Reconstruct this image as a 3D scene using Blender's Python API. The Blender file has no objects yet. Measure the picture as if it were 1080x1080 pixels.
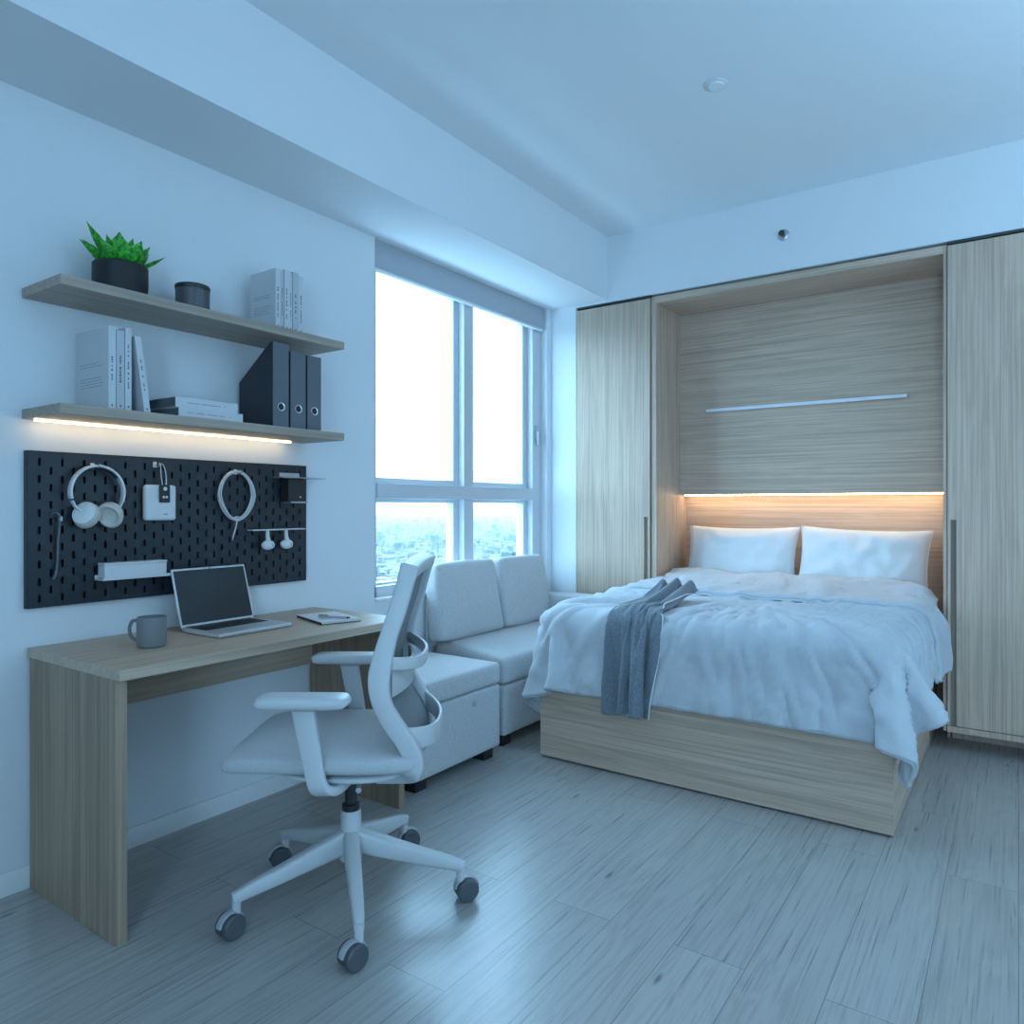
import bpy, bmesh, math, random
from mathutils import Vector, Matrix, noise
C = bpy.context.scene.collection
PI = math.pi
R = math.radians

# ------------------------------------------------------------------ materials
def node_mat(name):
    m = bpy.data.materials.new(name); m.use_nodes = True
    nt = m.node_tree
    return m, nt, nt.nodes['Principled BSDF']

def plain(name, col, rough=.5, metal=0.0, spec=.5, bump=0.0, bscale=200.0, coat=0.0):
    m, nt, b = node_mat(name)
    b.inputs['Base Color'].default_value = (*col, 1)
    b.inputs['Roughness'].default_value = rough
    b.inputs['Metallic'].default_value = metal
    b.inputs['Specular IOR Level'].default_value = spec
    b.inputs['Coat Weight'].default_value = coat
    tc = nt.nodes.new('ShaderNodeTexCoord')
    n = nt.nodes.new('ShaderNodeTexNoise'); n.inputs['Scale'].default_value = bscale
    n.inputs['Detail'].default_value = 2
    nt.links.new(tc.outputs['Object'], n.inputs['Vector'])
    if bump:
        bp = nt.nodes.new('ShaderNodeBump'); bp.inputs['Strength'].default_value = bump
        bp.inputs['Distance'].default_value = .002
        nt.links.new(n.outputs['Fac'], bp.inputs['Height'])
        nt.links.new(bp.outputs['Normal'], b.inputs['Normal'])
    else:
        r = nt.nodes.new('ShaderNodeMapRange')
        r.inputs['To Min'].default_value = max(0, rough-.04); r.inputs['To Max'].default_value = min(1, rough+.04)
        nt.links.new(n.outputs['Fac'], r.inputs['Value'])
        nt.links.new(r.outputs['Result'], b.inputs['Roughness'])
    return m

def fabric(name, c1, c2, scale=700, bump=.35, sheen=.2):
    m, nt, b = node_mat(name)
    tc = nt.nodes.new('ShaderNodeTexCoord')
    n = nt.nodes.new('ShaderNodeTexNoise'); n.inputs['Scale'].default_value = scale; n.inputs['Detail'].default_value = 3
    n2 = nt.nodes.new('ShaderNodeTexNoise'); n2.inputs['Scale'].default_value = scale/3.5; n2.inputs['Detail'].default_value = 4
    mx = nt.nodes.new('ShaderNodeMath'); mx.operation = 'MULTIPLY_ADD'; mx.inputs[1].default_value = .5; 
    nt.links.new(tc.outputs['Object'], n.inputs['Vector']); nt.links.new(tc.outputs['Object'], n2.inputs['Vector'])
    h = nt.nodes.new('ShaderNodeMath'); h.operation = 'MULTIPLY'; h.inputs[1].default_value = .5
    nt.links.new(n2.outputs['Fac'], h.inputs[0])
    nt.links.new(n.outputs['Fac'], mx.inputs[0]); nt.links.new(h.outputs[0], mx.inputs[2])
    cr = nt.nodes.new('ShaderNodeValToRGB')
    cr.color_ramp.elements[0].position = .38; cr.color_ramp.elements[0].color = (*c1, 1)
    cr.color_ramp.elements[1].position = .62; cr.color_ramp.elements[1].color = (*c2, 1)
    nt.links.new(mx.outputs[0], cr.inputs['Fac']); nt.links.new(cr.outputs['Color'], b.inputs['Base Color'])
    bp = nt.nodes.new('ShaderNodeBump'); bp.inputs['Strength'].default_value = bump; bp.inputs['Distance'].default_value = .001
    nt.links.new(mx.outputs[0], bp.inputs['Height']); nt.links.new(bp.outputs['Normal'], b.inputs['Normal'])
    b.inputs['Roughness'].default_value = .92; b.inputs['Sheen Weight'].default_value = sheen
    b.inputs['Specular IOR Level'].default_value = .2
    return m

def wood(name, axis, light=(.65,.49,.38), dark=(.47,.345,.262), rough=.5, dens=1.0):
    """straight grain oak veneer running along the given object axis, in metres"""
    m, nt, b = node_mat(name)
    L = nt.links.new
    tc = nt.nodes.new('ShaderNodeTexCoord')
    def mp(along, across):
        q = nt.nodes.new('ShaderNodeMapping')
        s = [across]*3; s[axis] = along
        q.inputs['Scale'].default_value = s
        L(tc.outputs['Object'], q.inputs['Vector']); return q
    a = mp(1.1*dens, 95*dens); n1 = nt.nodes.new('ShaderNodeTexNoise'); n1.inputs['Scale'].default_value = 1; n1.inputs['Detail'].default_value = 5; n1.inputs['Distortion'].default_value = .6
    L(a.outputs[0], n1.inputs['Vector'])
    c = mp(.9, 9); n2 = nt.nodes.new('ShaderNodeTexNoise'); n2.inputs['Scale'].default_value = 1; n2.inputs['Detail'].default_value = 3; n2.inputs['Distortion'].default_value = 1.2
    L(c.outputs[0], n2.inputs['Vector'])
    w = nt.nodes.new('ShaderNodeMath'); w.operation = 'MULTIPLY'; w.inputs[1].default_value = 26
    L(n2.outputs['Fac'], w.inputs[0])
    s = nt.nodes.new('ShaderNodeMath'); s.operation = 'SINE'; L(w.outputs[0], s.inputs[0])
    k = nt.nodes.new('ShaderNodeMath'); k.operation = 'MULTIPLY_ADD'; k.inputs[1].default_value = .055
    L(s.outputs[0], k.inputs[0]); L(n1.outputs['Fac'], k.inputs[2])
    cr = nt.nodes.new('ShaderNodeValToRGB')
    cr.color_ramp.elements[0].position = .33; cr.color_ramp.elements[0].color = (*dark, 1)
    cr.color_ramp.elements[1].position = .66; cr.color_ramp.elements[1].color = (*light, 1)
    L(k.outputs[0], cr.inputs['Fac']); L(cr.outputs['Color'], b.inputs['Base Color'])
    bp = nt.nodes.new('ShaderNodeBump'); bp.inputs['Strength'].default_value = .25; bp.inputs['Distance'].default_value = .001
    L(k.outputs[0], bp.inputs['Height']); L(bp.outputs['Normal'], b.inputs['Normal'])
    b.inputs['Roughness'].default_value = rough
    b.inputs['Specular IOR Level'].default_value = .35
    return m

def floor_mat():
    m, nt, b = node_mat('pale_grey_oak_planks')
    L = nt.links.new
    tc = nt.nodes.new('ShaderNodeTexCoord')
    rot = nt.nodes.new('ShaderNodeMapping'); rot.inputs['Rotation'].default_value = (0, 0, PI/2)
    L(tc.outputs['Object'], rot.inputs['Vector'])
    br = nt.nodes.new('ShaderNodeTexBrick')
    br.offset = .37; br.inputs['Scale'].default_value = 1
    br.inputs['Brick Width'].default_value = 1.35; br.inputs['Row Height'].default_value = .19
    br.inputs['Mortar Size'].default_value = .0012; br.inputs['Mortar Smooth'].default_value = 0
    br.inputs['Color1'].default_value = (0,0,0,1); br.inputs['Color2'].default_value = (1,1,1,1); br.inputs['Mortar'].default_value = (.5,.5,.5,1)
    L(rot.outputs[0], br.inputs['Vector'])
    # each plank shifts its own grain
    sh = nt.nodes.new('ShaderNodeVectorMath'); sh.operation = 'MULTIPLY_ADD'
    sh.inputs[1].default_value = (7.3, 5.1, 3.0)
    L(br.outputs['Color'], sh.inputs[0]); L(tc.outputs['Object'], sh.inputs[2])
    mp = nt.nodes.new('ShaderNodeMapping'); mp.inputs['Scale'].default_value = (150, 2.6, 1)
    L(sh.outputs[0], mp.inputs['Vector'])
    n1 = nt.nodes.new('ShaderNodeTexNoise'); n1.inputs['Scale'].default_value = 1; n1.inputs['Detail'].default_value = 5; n1.inputs['Distortion'].default_value = .5
    L(mp.outputs[0], n1.inputs['Vector'])
    mp2 = nt.nodes.new('ShaderNodeMapping'); mp2.inputs['Scale'].default_value = (6.5, .75, 1)
    L(sh.outputs[0], mp2.inputs['Vector'])
    n2 = nt.nodes.new('ShaderNodeTexNoise'); n2.inputs['Scale'].default_value = 1; n2.inputs['Detail'].default_value = 2.5; n2.inputs['Distortion'].default_value = .8
    L(mp2.outputs[0], n2.inputs['Vector'])
    w = nt.nodes.new('ShaderNodeMath'); w.operation = 'MULTIPLY'; w.inputs[1].default_value = 75
    L(n2.outputs['Fac'], w.inputs[0])
    s = nt.nodes.new('ShaderNodeMath'); s.operation = 'SINE'; L(w.outputs[0], s.inputs[0])
    k = nt.nodes.new('ShaderNodeMath'); k.operation = 'MULTIPLY_ADD'; k.inputs[1].default_value = .075
    L(s.outputs[0], k.inputs[0]); L(n1.outputs['Fac'], k.inputs[2])
    cr = nt.nodes.new('ShaderNodeValToRGB')
    cr.color_ramp.elements[0].position = .32; cr.color_ramp.elements[0].color = (.35,.33,.31,1)
    cr.color_ramp.elements[1].position = .58; cr.color_ramp.elements[1].color = (.44,.42,.395,1)
    L(k.outputs[0], cr.inputs['Fac'])
    # plank to plank tone
    tn = nt.nodes.new('ShaderNodeMapRange'); tn.inputs['To Min'].default_value = .92; tn.inputs['To Max'].default_value = 1.05
    L(br.outputs['Color'], tn.inputs['Value'])
    mu = nt.nodes.new('ShaderNodeMix'); mu.data_type = 'RGBA'; mu.blend_type = 'MULTIPLY'; mu.inputs['Factor'].default_value = 1
    L(cr.outputs['Color'], mu.inputs[6]); L(tn.outputs['Result'], mu.inputs[7])
    # knots
    vm = nt.nodes.new('ShaderNodeMapping'); vm.inputs['Scale'].default_value = (2.3, .62, 1)
    L(tc.outputs['Object'], vm.inputs['Vector'])
    vo = nt.nodes.new('ShaderNodeTexVoronoi'); vo.voronoi_dimensions = '2D'; vo.inputs['Scale'].default_value = 1.0
    L(vm.outputs[0], vo.inputs['Vector'])
    kr = nt.nodes.new('ShaderNodeValToRGB'); kr.color_ramp.elements[0].position = .006; kr.color_ramp.elements[0].color = (.35,.35,.35,1)
    kr.color_ramp.elements[1].position = .022; kr.color_ramp.elements[1].color = (1,1,1,1)
    L(vo.outputs['Distance'], kr.inputs['Fac'])
    mu2 = nt.nodes.new('ShaderNodeMix'); mu2.data_type = 'RGBA'; mu2.blend_type = 'MULTIPLY'; mu2.inputs['Factor'].default_value = 1
    L(mu.outputs[2], mu2.inputs[6]); L(kr.outputs['Color'], mu2.inputs[7])
    seam = nt.nodes.new('ShaderNodeMix'); seam.data_type = 'RGBA'
    seam.inputs[7].default_value = (.20,.18,.16,1)
    L(br.outputs['Fac'], seam.inputs['Factor']); L(mu2.outputs[2], seam.inputs[6])
    L(seam.outputs[2], b.inputs['Base Color'])
    rr = nt.nodes.new('ShaderNodeMapRange'); rr.inputs['To Min'].default_value = .26; rr.inputs['To Max'].default_value = .30
    L(n1.outputs['Fac'], rr.inputs['Value']); L(rr.outputs['Result'], b.inputs['Roughness'])
    bp = nt.nodes.new('ShaderNodeBump'); bp.inputs['Strength'].default_value = .10; bp.inputs['Distance'].default_value = .001
    L(k.outputs[0], bp.inputs['Height']); L(bp.outputs['Normal'], b.inputs['Normal'])
    b.inputs['Specular IOR Level'].default_value = .85
    return m

def emit(name, col, s):
    m = bpy.data.materials.new(name); m.use_nodes = True; nt = m.node_tree
    nt.nodes.clear()
    e = nt.nodes.new('ShaderNodeEmission'); o = nt.nodes.new('ShaderNodeOutputMaterial')
    e.inputs['Color'].default_value = (*col, 1); e.inputs['Strength'].default_value = s
    nt.links.new(e.outputs[0], o.inputs['Surface']); return m

def glass_mat():
    m = bpy.data.materials.new('window_glass'); m.use_nodes = True; nt = m.node_tree
    nt.nodes.clear()
    t = nt.nodes.new('ShaderNodeBsdfTransparent'); t.inputs['Color'].default_value = (.96,.98,.98,1)
    g = nt.nodes.new('ShaderNodeBsdfGlossy'); g.inputs['Roughness'].default_value = .02
    f = nt.nodes.new('ShaderNodeFresnel'); f.inputs['IOR'].default_value = 1.35
    x = nt.nodes.new('ShaderNodeMixShader'); o = nt.nodes.new('ShaderNodeOutputMaterial')
    ge = nt.nodes.new('ShaderNodeNewGeometry'); k = nt.nodes.new('ShaderNodeMath'); k.operation = 'SUBTRACT'; k.use_clamp = True
    nt.links.new(f.outputs[0], k.inputs[0]); nt.links.new(ge.outputs['Backfacing'], k.inputs[1])
    nt.links.new(k.outputs[0], x.inputs[0]); nt.links.new(t.outputs[0], x.inputs[1]); nt.links.new(g.outputs[0], x.inputs[2])
    nt.links.new(x.outputs[0], o.inputs['Surface']); return m

def mesh_fabric():
    m, nt, b = node_mat('chair_mesh_fabric')
    L = nt.links.new
    b.inputs['Base Color'].default_value = (.22,.235,.25,1); b.inputs['Roughness'].default_value = .8
    tc = nt.nodes.new('ShaderNodeTexCoord')
    ck = nt.nodes.new('ShaderNodeTexNoise'); ck.inputs['Scale'].default_value = 420; ck.inputs['Detail'].default_value = 1
    L(tc.outputs['Object'], ck.inputs['Vector'])
    mr = nt.nodes.new('ShaderNodeMapRange'); mr.inputs['From Min'].default_value = .35; mr.inputs['From Max'].default_value = .5
    mr.inputs['To Min'].default_value = .55; mr.inputs['To Max'].default_value = 1
    L(ck.outputs['Fac'], mr.inputs['Value']); L(mr.outputs['Result'], b.inputs['Alpha'])
    return m

M = {}
M['wall'] = plain('white_wall_paint', (.78,.80,.82), .75, bump=.05, bscale=350, spec=.2)
M['ceil'] = plain('white_ceiling_paint', (.80,.82,.84), .8, bump=.04, bscale=300, spec=.2)
M['base'] = plain('white_baseboard_paint', (.80,.80,.79), .45)
M['floor'] = floor_mat()
M['wood_v'] = wood('oak_veneer_upright_grain', 2)
M['wood_x'] = wood('oak_veneer_level_grain', 0)
M['wood_y'] = wood('oak_veneer_desk_grain', 1)
DESK_SHADE = dict(light=(.43,.31,.22), dark=(.28,.205,.145))  # shade on the desk sides is put into this darker veneer
M['dwood_v'] = wood('desk_veneer_upright_shaded', 2, **DESK_SHADE)
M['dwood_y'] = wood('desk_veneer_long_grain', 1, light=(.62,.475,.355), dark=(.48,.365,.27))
M['shelf'] = wood('shelf_veneer_long_grain', 1, light=(.45,.37,.30), dark=(.32,.265,.215))
M['frame'] = plain('window_frame_enamel', (.62,.64,.67), .4)
M['blind'] = plain('blind_cassette_grey', (.42,.44,.48), .5)
M['glass'] = glass_mat()
M['black'] = plain('black_plastic', (.018,.018,.02), .45)
M['darkgap'] = plain('dark_gap_shade_and_plinth', (.05,.06,.06), .6)
M['peg'] = plain('pegboard_black_lacquer', (.014,.021,.029), .42)
M['white_plastic'] = plain('white_plastic', (.72,.73,.74), .4)
M['chair_white'] = plain('pale_grey_chair_plastic', (.58,.59,.60), .42)
M['chair_dark'] = plain('caster_dark_rubber', (.035,.038,.042), .5)
M['wheel'] = plain('caster_grey_tread', (.085,.095,.105), .5)
M['caster_hood'] = plain('caster_grey_hood', (.42,.43,.44), .4)
M['mesh'] = mesh_fabric()
M['seat'] = fabric('chair_seat_fabric', (.47,.48,.49), (.54,.55,.56), 700, bump=.2)
M['sofa'] = fabric('sofa_grey_linen', (.46,.46,.465), (.66,.66,.665), 620, bump=.35)
M['duvet'] = fabric('duvet_pale_cotton', (.50,.52,.55), (.58,.60,.63), 900, bump=.12)
M['pillow'] = fabric('pillow_white_cotton', (.78,.77,.77), (.83,.82,.82), 900, bump=.1)
M['mattress'] = fabric('mattress_white_ticking', (.74,.73,.72), (.80,.79,.78), 500, bump=.15)
M['throw'] = fabric('throw_slate_wool', (.13,.155,.18), (.23,.26,.29), 480, bump=.5)
M['throw_edge'] = fabric('throw_pale_selvedge', (.66,.67,.68), (.75,.76,.77), 480, bump=.3)
M['alu'] = plain('laptop_aluminium', (.66,.67,.69), .35, metal=.5)
M['screen'] = plain('laptop_dark_screen', (.028,.034,.038), .18)
M['keys'] = plain('laptop_black_keys', (.012,.012,.014), .5)
M['mug'] = plain('mug_grey_stoneware', (.20,.205,.21), .55, bump=.05)
M['book'] = plain('book_white_cover', (.62,.63,.65), .6)
M['book2'] = plain('book_pale_grey_cover', (.52,.54,.57), .6)
M['pages'] = plain('book_page_block', (.70,.68,.64), .9, bump=.3, bscale=900)
M['bookside'] = plain('book_dark_end', (.12,.14,.16), .7)
M['ink'] = plain('grey_print_ink', (.10,.10,.11), .8)
M['ink2'] = plain('pale_print_ink', (.30,.31,.33), .8)
M['binder'] = plain('binder_slate_board', (.13,.145,.165), .55)
M['binder_side'] = plain('binder_dark_side', (.035,.04,.05), .6)
M['chrome'] = plain('chrome_metal', (.75,.76,.78), .18, metal=1)
M['steel'] = plain('brushed_steel', (.55,.57,.6), .35, metal=.9)
M['soil'] = plain('dark_soil', (.03,.022,.016), .95, bump=1, bscale=120)
M['pot'] = plain('matt_black_ceramic', (.012,.013,.015), .55)
M['candle'] = plain('smoked_jar_grey', (.10,.105,.115), .35)
M['candle_lid'] = plain('dark_jar_lid', (.03,.032,.036), .4)
M['cable'] = plain('white_cable_rubber', (.68,.67,.66), .5)
M['pad'] = plain('headphone_cream_cushion', (.62,.60,.55), .7)
M['hp'] = plain('headphone_white_shell', (.74,.74,.74), .35)
M['bar'] = plain('pale_aluminium_bar', (.80,.80,.86), .4)
M['led_warm'] = emit('warm_led_strip', (1.0,.74,.42), 21)
M['led_white'] = emit('warm_white_led_diffuser', (1.0,.76,.45), 11)

def leaf_mat():
    m, nt, b = node_mat('succulent_leaf_green'); L = nt.links.new
    tc = nt.nodes.new('ShaderNodeTexCoord')
    n = nt.nodes.new('ShaderNodeTexNoise'); n.inputs['Scale'].default_value = 90; n.inputs['Detail'].default_value = 3
    L(tc.outputs['Object'], n.inputs['Vector'])
    cr = nt.nodes.new('ShaderNodeValToRGB')
    cr.color_ramp.elements[0].position = .4; cr.color_ramp.elements[0].color = (.01,.17,.012,1)
    cr.color_ramp.elements[1].position = .62; cr.color_ramp.elements[1].color = (.05,.52,.03,1)
    L(n.outputs['Fac'], cr.inputs['Fac']); L(cr.outputs['Color'], b.inputs['Base Color'])
    b.inputs['Roughness'].default_value = .45
    return m
M['leaf'] = leaf_mat()

# ------------------------------------------------------------------ mesh helpers
class MB:
    def __init__(s): s.bm = bmesh.new()
    def box(s, x0, x1, y0, y1, z0, z1, mat=None, mi=0):
        v = [Vector((x, y, z)) for x in (x0, x1) for y in (y0, y1) for z in (z0, z1)]
        if mat is not None: v = [mat @ p for p in v]
        v = [s.bm.verts.new(p) for p in v]
        for f in ((0,1,3,2),(4,6,7,5),(0,4,5,1),(2,3,7,6),(0,2,6,4),(1,5,7,3)):
            q = s.bm.faces.new([v[i] for i in f]); q.material_index = mi
        return s
    def ring_loft(s, rings, cap=True, closed=False, mi=0):
        vs = [[s.bm.verts.new(p) for p in r] for r in rings]
        n = len(vs[0]); m = len(vs)
        for i in range(m if closed else m-1):
            a, b = vs[i], vs[(i+1) % m]
            for j in range(n):
                f = s.bm.faces.new([a[j], a[(j+1)%n], b[(j+1)%n], b[j]]); f.material_index = mi
        if cap and not closed:
            f = s.bm.faces.new(list(reversed(vs[0]))); f.material_index = mi
            f = s.bm.faces.new(vs[-1]); f.material_index = mi
        return s
    def cyl(s, p, r, h, axis=2, n=24, r2=None, mi=0, mat=None):
        r2 = r if r2 is None else r2
        rings = []
        for t, rr in ((0, r), (h, r2)):
            ring = []
            for k in range(n):
                a = 2*PI*k/n
                q = [rr*math.cos(a), rr*math.sin(a)]
                v = {2:(q[0],q[1],t), 0:(t,q[0],q[1]), 1:(q[1],t,q[0])}[axis]
                w = Vector(p) + Vector(v)
                ring.append(mat @ w if mat is not None else w)
            rings.append(ring)
        return s.ring_loft(rings, mi=mi)
    def lathe(s, prof, n=32, c=(0,0,0), mi=0, mat=None, closed=False):
        rings = []
        for r, z in prof:
            ring = []
            for k in range(n):
                w = Vector((c[0]+max(r,1e-4)*math.cos(2*PI*k/n), c[1]+max(r,1e-4)*math.sin(2*PI*k/n), c[2]+z))
                ring.append(mat @ w if mat is not None else w)
            rings.append(ring)
        return s.ring_loft(rings, mi=mi, closed=closed)
    def tube(s, pts, r, n=10, closed=False, mi=0):
        pts = [Vector(p) for p in pts]; rings = []
        m = len(pts); up = None
        for i, p in enumerate(pts):
            a = pts[i-1] if (i > 0 or closed) else p
            b = pts[(i+1) % m] if (i < m-1 or closed) else p
            t = (b-a).normalized()
            if up is None:
                up = Vector((0,0,1)) if abs(t.z) < .9 else Vector((1,0,0))
            side = t.cross(up).normalized(); up = side.cross(t).normalized()
            rr = r[i] if isinstance(r, (list, tuple)) else r
            rings.append([p + side*rr*math.cos(2*PI*k/n) + up*rr*math.sin(2*PI*k/n) for k in range(n)])
        return s.ring_loft(rings, closed=closed, mi=mi)
    def sweep(s, pts, w, d, side, rnd=.35, closed=False):
        """rounded rectangle section: w across 'side' vector, d in the plane of the path"""
        pts = [Vector(p) for p in pts]; side = Vector(side).normalized(); rings = []
        m = len(pts)
        for i, p in enumerate(pts):
            a = pts[i-1] if (i > 0 or closed) else p
            b = pts[(i+1) % m] if (i < m-1 or closed) else p
            t = (b-a).normalized(); nrm = t.cross(side).normalized(); sd = nrm.cross(t).normalized()
            ww = (w[i] if isinstance(w, (list,tuple)) else w)/2; dd = (d[i] if isinstance(d, (list,tuple)) else d)/2
            q = min(ww, dd)*rnd*2*.5
            sec = [(-ww+q,-dd),(ww-q,-dd),(ww-q*.3,-dd+q*.3),(ww,-dd+q),(ww,dd-q),(ww-q*.3,dd-q*.3),(ww-q,dd),(-ww+q,dd),(-ww+q*.3,dd-q*.3),(-ww,dd-q),(-ww,-dd+q),(-ww+q*.3,-dd+q*.3)]
            rings.append([p + sd*x + nrm*y for x, y in sec])
        return s.ring_loft(rings, closed=closed)
    def prism(s, poly, z0, z1, axis=2, mi=0):
        def mk(a, b, t): return {2:(a,b,t), 0:(t,a,b), 1:(a,t,b)}[axis]
        lo = [s.bm.verts.new(mk(a,b,z0)) for a,b in poly]; hi = [s.bm.verts.new(mk(a,b,z1)) for a,b in poly]
        n = len(poly)
        for f in ([*reversed(lo)], hi): s.bm.faces.new(f).material_index = mi
        for i in range(n):
            s.bm.faces.new([lo[i], lo[(i+1)%n], hi[(i+1)%n], hi[i]]).material_index = mi
        return s
    def build(s, name, mats, parent=None, loc=None, bevel=0, seg=2, smooth=False, sub=0, ang=35):
        bmesh.ops.recalc_face_normals(s.bm, faces=s.bm.faces[:])
        me = bpy.data.meshes.new(name); 
        if loc is not None: bmesh.ops.translate(s.bm, verts=s.bm.verts[:], vec=-Vector(loc))
        if smooth:
            for f in s.bm.faces: f.smooth = True
        s.bm.to_mesh(me); s.bm.free()
        for m in (mats if isinstance(mats, (list,tuple)) else [mats]): me.materials.append(m)
        o = bpy.data.objects.new(name, me); C.objects.link(o)
        if parent is not None: o.parent = parent
        if loc is not None: o.location = loc
        if bevel:
            b = o.modifiers.new('bevel', 'BEVEL'); b.width = bevel; b.segments = seg; b.limit_method = 'ANGLE'; b.angle_limit = R(40)
            b.harden_normals = False
            if not smooth:
                for f in me.polygons: f.use_smooth = True
                try: me.set_sharp_from_angle(angle=R(ang))
                except Exception: pass
        elif smooth and ang < 180 and not sub:
            try: me.set_sharp_from_angle(angle=R(ang))
            except Exception: pass
        if sub:
            q = o.modifiers.new('sub', 'SUBSURF'); q.levels = sub; q.render_levels = sub
        return o

def softbox(mb, x0, x1, y0, y1, z0, z1, r=.03, puff=(0,0,0), n=14, mat=None, wob=0, seed=0):
    """rounded upholstery block whose faces swell by puff (x, y, z)"""
    bm2 = bmesh.new(); bmesh.ops.create_cube(bm2, size=2)
    bmesh.ops.subdivide_edges(bm2, edges=bm2.edges[:], cuts=n, use_grid_fill=True)
    cx, cy, cz = (x0+x1)/2, (y0+y1)/2, (z0+z1)/2; hx, hy, hz = (x1-x0)/2, (y1-y0)/2, (z1-z0)/2
    vm = {}
    for v in bm2.verts:
        # spread vertices toward the edges so rounding is well sampled
        u = [math.sin(c*PI/2) for c in v.co]
        p = Vector((u[0]*hx, u[1]*hy, u[2]*hz))
        q = Vector((max(-hx+r, min(hx-r, p.x)), max(-hy+r, min(hy-r, p.y)), max(-hz+r, min(hz-r, p.z))))
        d = p-q
        if d.length > 1e-6: p = q + d.normalized()*r
        a = [1-(p.x/hx)**2, 1-(p.y/hy)**2, 1-(p.z/hz)**2]; a = [max(0, t) for t in a]
        p += Vector((math.copysign(puff[0]*a[1]*a[2], p.x) if abs(u[0])>.999 else 0,
                     math.copysign(puff[1]*a[0]*a[2], p.y) if abs(u[1])>.999 else 0,
                     math.copysign(puff[2]*a[0]*a[1], p.z) if abs(u[2])>.999 else 0))
        if wob:
            nn = noise.noise(p*6+Vector((seed,0,0)))*wob
            p += p.normalized()*nn
        p += Vector((cx, cy, cz))
        if mat is not None: p = mat @ p
        vm[v] = mb.bm.verts.new(p)
    for f in bm2.faces: mb.bm.faces.new([vm[v] for v in f.verts])
    bm2.free(); return mb

def catmull(P, n=6, closed=False):
    P = [Vector(p) for p in P]; out = []; m = len(P)
    rng = range(m if closed else m-1)
    for i in rng:
        if closed: a,b,c,d = P[i-1], P[i], P[(i+1)%m], P[(i+2)%m]
        else: a,b,c,d = P[max(i-1,0)], P[i], P[i+1], P[min(i+2,m-1)]
        for k in range(n):
            t = k/n
            out.append(.5*((2*b)+(-a+c)*t+(2*a-5*b+4*c-d)*t*t+(-a+3*b-3*c+d)*t**3))
    if not closed: out.append(P[-1])
    return out

def tag(o, label, cat, group=None):
    o['label'] = label; o['category'] = cat
    if group: o['group'] = group
    return o
def thing(name, label, cat, loc=(0,0,0), rz=0, group=None):
    o = bpy.data.objects.new(name, None); C.objects.link(o)
    o.location = loc; o.rotation_euler = (0,0,rz); o.empty_display_size = .1
    return tag(o, label, cat, group)
def struct(o): o['kind'] = 'structure'; return o

# ------------------------------------------------------------------ the room
XW, YB, ZS, XB, ZC = -2.515, 4.05, 2.459, -2.099, 2.851
XR, YR, YBACK = 1.9, -1.6, 4.62
W0, W1 = 2.462, 4.0          # window opening along the left wall
ZSILL, ZHEAD = .72, ZS
struct(MB().box(-2.75, XR+.15, YR-.15, YBACK+.15, -.08, 0).build('floor', M['floor']))
struct(MB().box(-2.75, XR+.15, YR-.15, YBACK+.15, ZC, ZC+.1).build('ceiling', M['ceil']))
w = MB()
w.box(XW-.15, XW, YR-.15, W0, 0, ZC); w.box(XW-.15, XW, W1, YBACK+.15, 0, ZC)
w.box(XW-.15, XW, W0, W1, 0, ZSILL); w.box(XW-.15, XW, W0, W1, ZHEAD, ZC)
struct(w.build('wall_left', M['wall']))
w = MB()
w.box(XW, -2.325, YB, YBACK, 0, ZC)                       # return beside the wardrobe
w.box(-2.325, XR, YB, YBACK, 2.447, ZC)                   # bulkhead above it
w.box(1.235, XR, YB, YBACK, 0, 2.447)
w.box(XW, XR+.15, YBACK, YBACK+.15, 0, ZC)
struct(w.build('wall_back', M['wall']))
struct(MB().box(XW, XB, YR, YB, ZS, ZC).build('trim_1', M['wall']))     # dropped beam along the window wall
# walls behind the camera; front opening is added to let in fill light
w = MB(); a0, a1, z0, z1 = -1.3, 2.6, .5, 2.5
w.box(XR, XR+.15, YR-.15, YBACK+.15, 0, ZC)
struct(w.build('wall_right', M['wall']))
w = MB(); b0, b1 = .15, 1.1; z0, z1 = .6, 2.4
w.box(XW, b0, YR-.15, YR, 0, ZC); w.box(b1, XR, YR-.15, YR, 0, ZC)
w.box(b0, b1, YR-.15, YR, 0, z0); w.box(b0, b1, YR-.15, YR, z1, ZC)
struct(w.build('wall_front', M['wall']))
def bboard(poly_y0, poly_y1, name):
    m = MB(); m.prism([(XW,0),(XW+.013,0),(XW+.013,.06),(XW+.008,.068),(XW,.068)], poly_y0, poly_y1, axis=1)
    return struct(m.build(name, M['base'], bevel=.001))
bboard(YR, W0+1.5, 'baseboard_left')
struct(MB().box(XR-.013, XR, YR, YB, 0, .068).build('baseboard_right', M['base'], bevel=.003))
struct(MB().box(XW+.013, XR-.013, YR, YR+.013, 0, .068).build('baseboard_front', M['base'], bevel=.003))

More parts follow.
